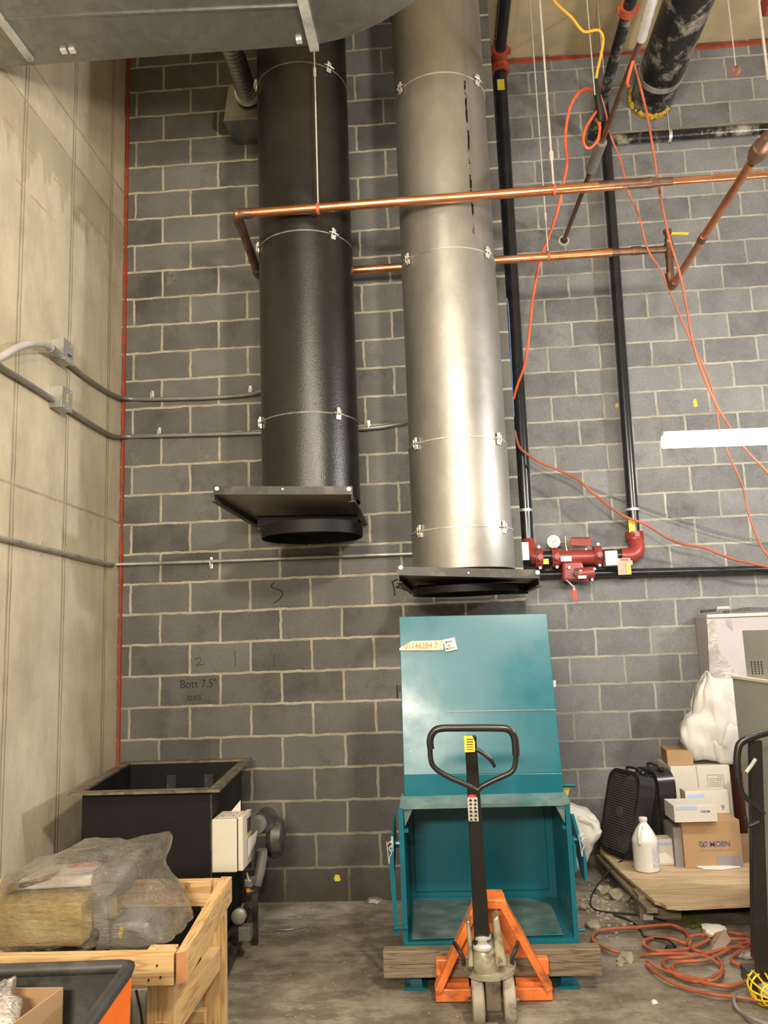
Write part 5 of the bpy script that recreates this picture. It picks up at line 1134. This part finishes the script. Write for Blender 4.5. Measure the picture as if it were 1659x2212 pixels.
# white box lying on it
wb = thing('printed_carton', 'white box with pale blue print lying on top of the brown carton, front one', 'box', (3.62, .0, zt2))
xa, xb_ = AY(1458, 1775, -.02).x, AY(1551, 1777, -.02).x
za_, zb_ = AY(1500, 1776, -.02).z, AY(1500, 1741, -.02).z
za_ = max(za_, zt2+.001)
bb = obj('body', MB().box((xa, -.02, za_), (xb_, .20, zb_+.004)), M_CARDW, wb, bev=.002)
obj('print_band', MB().box(V((xa+.01, -.0215, zb_-.022)), V((xa+.14, -.0205, zb_-.002))), M_LBLUE, bb)
text('box_lettering', 'MOEN', M_NAVY, bb, V((xa+.215, -.021, za_+.068)), (-1, 0, 0), (0, 0, -1), .014, bold=.01)
wb = thing('printed_carton', 'white box with a pale blue patch standing behind, upon the brown carton', 'box', (3.78, .22, zt2))
xa, xb_ = AY(1484, 1760, .21).x, AY(1577, 1760, .21).x; zz_ = AY(1530, 1708, .21).z
bb = obj('body', MB().box((xa, .21, zt2+.001), (xb_, .33, zz_)), M_CARDW, wb, bev=.002)
obj('print_band', MB().box((xa+.012, .2085, zz_-.06), (xa+.12, .2095, zz_-.02)), M_LBLUE, bb)
text('box_lettering', '9', M_NAVY, bb, V((xa+.22, .209, zz_-.12)), (1, 0, 0), (0, 0, 1), .03)
wb = thing('printed_carton', 'small white torn box standing on the plywood beside the jug', 'box', (3.5, .1, ZP))
bb = obj('body', MB().box((3.405, .10, ZP), (3.565, .21, ZP+.155)), M_CARDW, wb, bev=.002)
obj('print_band', MB().box((3.43, .0985, ZP+.118), (3.56, .0995, ZP+.135)), M_LBLUE, bb)
obj('torn_patch', MB().prism([V(p) for p in ((3.43, .0985, ZP+.07), (3.49, .0985, ZP+.075), (3.545, .0985, ZP+.03), (3.545, .0985, ZP+.01), (3.43, .0985, ZP+.01))], (0, -.0005, 0)), M_PAPER, bb)
# big white cartons behind
zc2 = AY(1500, 1655, .46).z
wb = thing('large_carton', 'large white carton with a stamped square, standing behind the printed boxes', 'box', (3.85, .5, ZP))
bb = obj('body', MB().box((3.66, .46, ZP), (4.05, .80, zc2)), M_CARDW, wb, bev=.003)
q = AY(1531, 1707, .458); mb = MB()
a_, b_ = AY(1531, 1706, .458), AY(1562, 1673, .458)
for p0_, p1_ in (((a_.x, a_.z), (b_.x, a_.z)), ((b_.x, a_.z), (b_.x, b_.z)), ((b_.x, b_.z), (a_.x, b_.z)), ((a_.x, b_.z), (a_.x, a_.z))): mb.bar((p0_[0], .458, p0_[1]), (p1_[0], .458, p1_[1]), .002, .001, (0, 1, 0))
for k in range(6): mb.bar((a_.x+.01, .458, a_.z+.012+k*.012), (b_.x-.015, .458, a_.z+.012+k*.012), .0015, .001, (0, 1, 0))
mb.tube([V((b_.x-.025+.014*math.cos(i*PI/6), .458, b_.z-.022+.014*math.sin(i*PI/6))) for i in range(12)], .001, 4, True)
obj('shipping_stamp', mb, M_GREYP, bb)
obj('seam_tape', MB().tube(smooth_path([AY(1503, 1651, .458), AY(1507, 1680, .458), AY(1510, 1702, .458)], 4), .0015, 4), M_GREYP, bb)
bx('cardboard_box', 'small brown cardboard box lying on top of the large white carton', (3.67, .50, zc2+.001), (3.84, .76, zc2+.10), M_CARD, 'box', -6)
bx('cardboard_box', 'rust brown carton squeezed between large white carton and the cabinet', (4.10, .34, ZP), (4.35, .6, .66), M_BROWN, 'box')
bx('cardboard_box', 'low brown box on the plywood right of the lettered carton', (3.96, .12, ZP), (4.2, .35, ZP+.12), M_CARDD, 'box')
tag(obj('foam_packing', MB().prism([AZ(1505, 1874, ZP+.003), AZ(1520, 1871, ZP+.003), AZ(1560, 1872, ZP+.003), AZ(1600, 1874, ZP+.003), AZ(1560, 1879, ZP+.003), AZ(1520, 1878, ZP+.003)], (0, 0, .008)), M_PAPER), 'flattened strip of white packing in front of the lettered carton', 'packing')

# white sacks
def sack(name, label, front, dy, y, amp, scale, seed, cat='sack', mat=None):
    return tag(obj(name, loft_wrap(front, dy, y, amp, scale, seed), mat or M_SACK, smooth='all'), label, cat)
sack('white_sack', 'tall slumped white plastic sack standing on the large white carton', [(1533, 1453), (1545, 1466), (1570, 1462), (1600, 1470), (1640, 1500), (1640, 1600), (1620, 1650), (1590, 1652), (1562, 1650), (1548, 1645), (1528, 1640), (1505, 1645), (1490, 1625), (1478, 1600), (1480, 1570), (1492, 1550), (1502, 1540), (1505, 1515), (1520, 1480)], .14, .47, .020, 7, 1)
sack('white_sack', 'small white woven sack slumped behind the right side of the hopper', [(1228, 1742), (1255, 1752), (1285, 1765), (1302, 1792), (1303, 1805), (1285, 1840), (1262, 1875), (1248, 1893), (1215, 1893), (1205, 1760)], .30, .08, .014, 9, 4)
# wrapped appliance box upper right on stack + cabinets
ap = thing('wrapped_carton', 'tall white carton half covered in loose plastic wrap, behind the cabinets', 'box', (4.3, .77, ZP))
xw, zw = AY(1526, 1335, .64).x, AY(1560, 1330, .64).z
obj('body', MB().box((xw, .64, ZP), (xw+.6, .90, zw-.01)), M_PURPLE, ap, bev=.003)
obj('lid', MB().box((xw-.0, .625, zw-.012), (xw+.61, .905, zw+.012)), M_CARDW, ap, bev=.002)
tag(obj('loose_wrap', MB().prism([AY(1527, 1350, .635), AY(1545, 1335, .635), AY(1552, 1400, .635), AY(1580, 1440, .635), AY(1600, 1465, .635), AY(1570, 1470, .635), AY(1533, 1470, .635)], (0, -.008, 0)), M_BAG, ap), 'translucent hanging wrap')
obj('address_print', (lambda mb: [mb.bar(AY(1568+k*3, 1339, .632), AY(1571+k*3, 1352+k*3, .632), .002, .001, (0, 1, 0)) for k in range(5)] and mb)(MB()), M_GREYP, ap)
t = thing('door_closer', 'small black bar tool lying on top of the tall wrapped carton', 'tool', AY(1550, 1322, .68))
obj('bar', MB().bar(AY(1514, 1321, .68), AY(1546, 1318, .68), .03, .02), M_DARK, t, bev=.003); obj('clip', MB().bar(AY(1548, 1313, .68), AY(1574, 1312, .68), .02, .018), M_ZINCD, t)
tag(obj('bubble_wrap', crumple(AY(1572, 1322, .68), AY(1690, 1311, .68)+V((0, .2, 0)), .012, 14, 4, .6, 5), M_FILM, smooth='all'), 'crumpled clear film lying on the tall wrapped carton', 'plastic film')
cbx = A(1582, 1465, 'Y', -.8)
cbt = cbx.z
cb = thing('steel_cabinet', 'sage grey steel cabinet standing at the right edge of the room', 'cabinet', (4.1, -1.3, 0))
obj('body', MB().box((3.695, -1.75, 0.02), (4.5, -.80, cbt)), M_CABG, cb, bev=.004)
obj('top_edge', MB().box((3.690, -1.755, cbt), (4.51, -.795, cbt+.012)), M_CREAM, cb)
for k in range(4): obj('foot', MB().box((3.71+.7*(k % 2), -1.72+.82*(k//2), 0), (3.76+.7*(k % 2), -1.67+.82*(k//2), .02)), M_DARK, cb)
c2 = thing('steel_cabinet', 'smaller sage grey vented steel cabinet stacked upon the larger one', 'cabinet', (4.1, -1.3, cbt+.012))
xa = 3.735; zt3 = 1.586
obj('body', MB().box((xa, -1.72, cbt+.012), (xa+.7, -.90, zt3)), M_CABG, c2, bev=.004)
mb = MB()
for i in range(4):
    for k in range(6): q = AX(1623+i*7.2+k*.6, 1430+k*5, xa); mb.prism([q+V((0, -.010, 0)), q+V((0, 0, -.0045)), q+V((0, .010, 0)), q+V((0, 0, .0045))], (-.0012, 0, 0))
obj('vent_holes', mb, M_INK, c2)

# second jack handle at the right edge
j2 = thing('hand_truck', 'black tubular cart handle cut off by the right edge of view', 'cart', (3.55, -1.6, 0))
y2 = -1.62
pts = [(1700, 1575), (1659, 1582), (1625, 1592), (1601, 1604), (1594, 1620), (1592, 1650), (1594, 1680)]
obj('handle_tube', MB().tube(smooth_path([AY(a_, b_, y2) for a_, b_ in pts], 6), .0155, 14), M_BLKPAINT, j2, smooth=True)
obj('handle_tube', MB().tube(smooth_path([AY(a_, b_, y2) for a_, b_ in ((1594, 1672), (1598, 1700), (1610, 1722), (1632, 1740), (1650, 1758))], 6), .0105, 14), M_BLKPAINT, j2, smooth=True)
obj('mast', MB().hexa(sect(1630, 1662, 2075, -1.50, .05)[:2]+sect(1630, 1662, 2075, -1.50, .05)[2:]+sect(1622, 1647, 1600, y2, .04)), M_BLKPAINT, j2, bev=.004)
obj('mast_foot', MB().hexa(sect(1645, 1700, 2215, -1.45, .06)+sect(1640, 1690, 2060, -1.5, .06)), M_BLKPAINT, j2)
obj('release_trigger', MB().tube([AY(1632, 1640, y2-.02), AY(1622, 1655, y2-.03), AY(1612, 1668, y2-.03)], .008, 8), M_ZINC, j2, smooth=True)
obj('latch', MB().tube([AY(1610, 1765, y2), AY(1616, 1785, y2), AY(1640, 1775, y2)], .008, 8), M_RUBBER, j2)
obj('base', MB().box((3.46, -1.50, 0.0), (3.66, -1.2, .06)), M_BLKPAINT, j2)

# ------------------------------------------------------------------ cords on the floor
def F(seq, z=.012, amp=.0): return [AZ(a_, b_, z+abs(math.sin(i*1.7))*.02) for i, (a_, b_) in enumerate(seq)]
cord('extension_cord', 'tangled dirty orange extension cord coiled on the floor at lower right', F([(1354, 2061), (1320, 2052), (1290, 2040), (1280, 2025), (1290, 2012), (1325, 2006), (1380, 2003), (1430, 1998), (1455, 1999), (1480, 2012), (1492, 2035), (1480, 2038), (1450, 2028), (1415, 2026), (1392, 2032), (1395, 2044), (1420, 2054), (1470, 2052), (1500, 2045), (1530, 2030), (1522, 2020), (1495, 2022), (1485, 2035), (1500, 2052), (1540, 2062), (1560, 2085), (1550, 2105), (1510, 2120), (1470, 2112), (1445, 2095), (1432, 2080), (1445, 2070), (1480, 2068), (1520, 2062), (1570, 2048), (1610, 2048), (1650, 2066), (1665, 2085), (1640, 2105), (1590, 2128), (1560, 2130), (1500, 2118), (1460, 2100), (1452, 2085), (1470, 2078), (1530, 2072), (1600, 2040), (1640, 2035), (1680, 2055)]), .0085, M_OCORDD, k=6)
cord('extension_cord', 'orange extension cord looping round the outside of the floor tangle', F([(1384, 2064), (1430, 2060), (1490, 2061), (1530, 2068), (1555, 2085), (1562, 2100), (1540, 2118), (1500, 2112), (1455, 2102), (1420, 2090), (1400, 2075), (1398, 2085), (1430, 2110), (1480, 2135), (1540, 2148), (1600, 2155), (1660, 2165), (1700, 2170)]), .0075, M_OCORDD, k=6)
cord('extension_cord', 'red brown extension cord in big bends at the back of the floor tangle', F([(1700, 2045), (1640, 2030), (1600, 2018), (1560, 2015), (1545, 2022), (1575, 2028), (1620, 2030), (1615, 2045), (1580, 2070), (1600, 2085), (1650, 2090), (1690, 2085)]), .0085, M_OCORDD, k=6)
cord('extension_cord', 'grey brown cable curling out of the tangle to the bottom right corner', F([(1590, 2145), (1586, 2165), (1600, 2185), (1625, 2200), (1665, 2215)]), .008, M_GREYP, k=6)
cord('black_cable', 'thin black cable from the leaning fan running along the floor', [AZ(1345, 1858, .16), AZ(1325, 1872, .13), AZ(1300, 1900, .06), AZ(1283, 1925, .012), AZ(1275, 1950, .01), AZ(1285, 1965, .01), AZ(1310, 1970, .01), AZ(1350, 1973, .01), AZ(1390, 1978, .01), AZ(1440, 1990, .01)], .005, M_RUBBER, k=6)
cord('black_cable', 'second thin black cable curving on the floor towards the orange tangle', [AZ(1325, 1976, .008), AZ(1350, 1984, .008), AZ(1375, 1998, .008), AZ(1385, 2012, .008), AZ(1395, 2024, .008), AZ(1440, 2030, .03), AZ(1460, 2045, .03)], .005, M_RUBBER, k=6)
# yellow work lamp guard
t = thing('work_lamp', 'yellow wire lamp guard lying at the right edge of the floor', 'lamp', AZ(1650, 2150, 0))
cg = AZ(1658, 2140, .06); mb = MB()
for k in range(6):
    g_ = PI*k/6; d_ = V((math.cos(g_), 0, math.sin(g_))); mb.tube(smooth_path([cg+V((0, .10, 0))+d_*.05, cg+V((0, .0, 0))+d_*.065, cg+V((0, -.09, 0)), cg-d_*.065, cg+V((0, .10, 0))-d_*.05], 5), .004, 6)
for yy, r_ in ((.08, .053), (.02, .062), (-.05, .045)): mb.tube([cg+V((r_*math.cos(i*PI/10), yy, r_*math.sin(i*PI/10))) for i in range(20)], .004, 6, True)
obj('wire_guard', mb, M_YEL, t, smooth=True); obj('bulb', MB().lathe([(.012, 0), (.03, .03), (.03, .08), (.01, .1)], cg+V((0, .06, 0)), (0, -1, 0), 16), M_WHITEP, t, smooth=True)

# rubble and litter
def rock(p, r, seed):
    bm = bmesh.new(); bmesh.ops.create_icosphere(bm, subdivisions=2, radius=r); vs = []
    for v in bm.verts: k = 1+.5*noise.noise(v.co*(1.3/r)+V((seed*5, 0, 0))); q = v.co*k; q.z *= .6; vs.append(V(p)+q)
    fs = [tuple(v.index for v in f.verts) for f in bm.faces]; bm.free(); return vs, fs
for i, (px, py, r_, lb) in enumerate(((1283, 1998, .045, 'flat concrete lump beside the hopper leg'), (1352, 2068, .042, 'pale mortar lump left of the orange tangle'), (1340, 2082, .018, 'small dark stone beside the mortar lump'), (1308, 1984, .02, 'small stone lying above the flat concrete lump'), (1305, 1925, .05, 'broken concrete chunk near the black cable'), (1335, 1935, .06, 'large broken slab against the timber block'), (1262, 1960, .03, 'stone next to the right side of the hopper'), (1414, 2165, .015, 'tiny white chip on the open floor'))):
    tag(obj('rubble_stone', MB().add(*rock(AZ(px, py, r_*.35), r_, i)), M_PAPER if i == 7 else M_STONE), lb, 'stone')
mb = MB()
for k in range(260):
    px = random.gauss(1290, 45); py = random.gauss(1945, 32)
    if px < 1258 or py < 1900 or py > 2030: continue
    r_ = random.uniform(.003, .014); p = AZ(px, py, r_*.3)
    if p.y > .85: continue
    mb.add(*rock(p, r_, k))
for k in range(70):
    p = AZ(random.uniform(500, 1600), random.uniform(1990, 2210), .001)
    if p.x > 1.2: mb.add(*rock(p, random.uniform(.002, .006), k+500))
tag(obj('gravel', mb, M_STONE), 'scattered gravel and crumbs on the floor right of the hopper', 'gravel', kind='stuff')
tag(obj('plastic_scrap', crumple(AZ(1520, 2030, 0), AZ(1560, 2010, 0)+V((0, 0, .05)), .02, 20, 3, .8, 6), M_PAPER, smooth=True), 'crumpled white paper scrap behind the cord tangle', 'litter')
tag(obj('plastic_scrap', MB().add(*rock(AZ(1450, 2050, .01), .03, 77)), M_RUBBER), 'crushed black scrap inside the cord tangle', 'litter')
tag(obj('plastic_scrap', crumple(AZ(790, 1955, 0), AZ(830, 1945, 0)+V((0, 0, .03)), .015, 20, 3, .8, 9), M_BAG, smooth=True), 'clear plastic scrap at the foot of the block wall', 'litter')
tag(obj('bent_wire', MB().tube(smooth_path([AZ(592, 2010, .006), AZ(625, 2008, .008), AZ(660, 2002, .006), AZ(669, 1997, .012), AZ(667, 1993, .02)], 5), .003, 6), M_GREY), 'short bent wire lying on the bare floor right of the tank', 'litter')
tag(obj('leaf_scrap', (lambda mb: [mb.prism([AZ(1470+k*9+a_, 1985+(k*7) % 18+b_, .006+.004*k) for a_, b_ in ((0, 0), (12, -7), (20, 2), (8, 6))], (0, 0, .002)) for k in range(6)] and mb)(MB()), plain('yellow_green_leaf', (.16, .17, .02), .7)), 'dull yellow green leafy scrap on the dark floor before the plywood', 'litter')
tag(obj('plastic_scrap', crumple(AZ(1590, 2075, 0), AZ(1650, 2060, 0)+V((0, 0, .03)), .02, 20, 3, .8, 11), M_BAG, smooth=True), 'bluish clear plastic scrap inside the cord tangle', 'litter')
tag(obj('metal_scrap', MB().prism([AZ(1540, 2032, .01), AZ(1565, 2012, .05), AZ(1580, 2035, .03), AZ(1560, 2060, .01), AZ(1535, 2062, .01)], (0, 0, .012)), plain('pinkish_cardboard', (.30, .22, .18), .7)), 'pinkish brown torn scrap in the middle of the cord tangle', 'litter')
bx('wood_scrap', 'small pale block lying on the floor in front of the plywood', AZ(1390, 1988, 0), AZ(1406, 1980, 0)+V((0, .0, .03)), M_CARDW, 'litter')

# repeats carry a common group
_by = {}
for o in list(COL.objects):
    if o.parent is None and o.get('category'): _by.setdefault(o['category'], []).append(o)
_phr = {'cord': 'orange and red extension cords', 'hanger': 'rods hanging from the ceiling', 'duct': None, 'pipe': None, 'stone': 'broken concrete lumps on the floor',
        'litter': None, 'fan': 'black box fans on the plywood', 'conduit': 'grey electrical conduits at left', 'junction box': 'junction boxes on the concrete wall',
        'board': 'lumber boards and blocks', 'cabinet': 'stacked sage grey cabinets', 'sack': 'white sacks'}
for c_, os_ in _by.items():
    if len(os_) > 1 and _phr.get(c_):
        for o in os_: o['group'] = _phr[c_]
for o in COL.objects:
    if o.name.startswith('printed_carton') and o.parent is None: o['group'] = 'printed cartons on the plywood'
    if o.name.startswith('round_duct'): o['group'] = 'round vertical ducts'
    if o.name.startswith('sprinkler_riser'): o['group'] = 'black riser pipes'
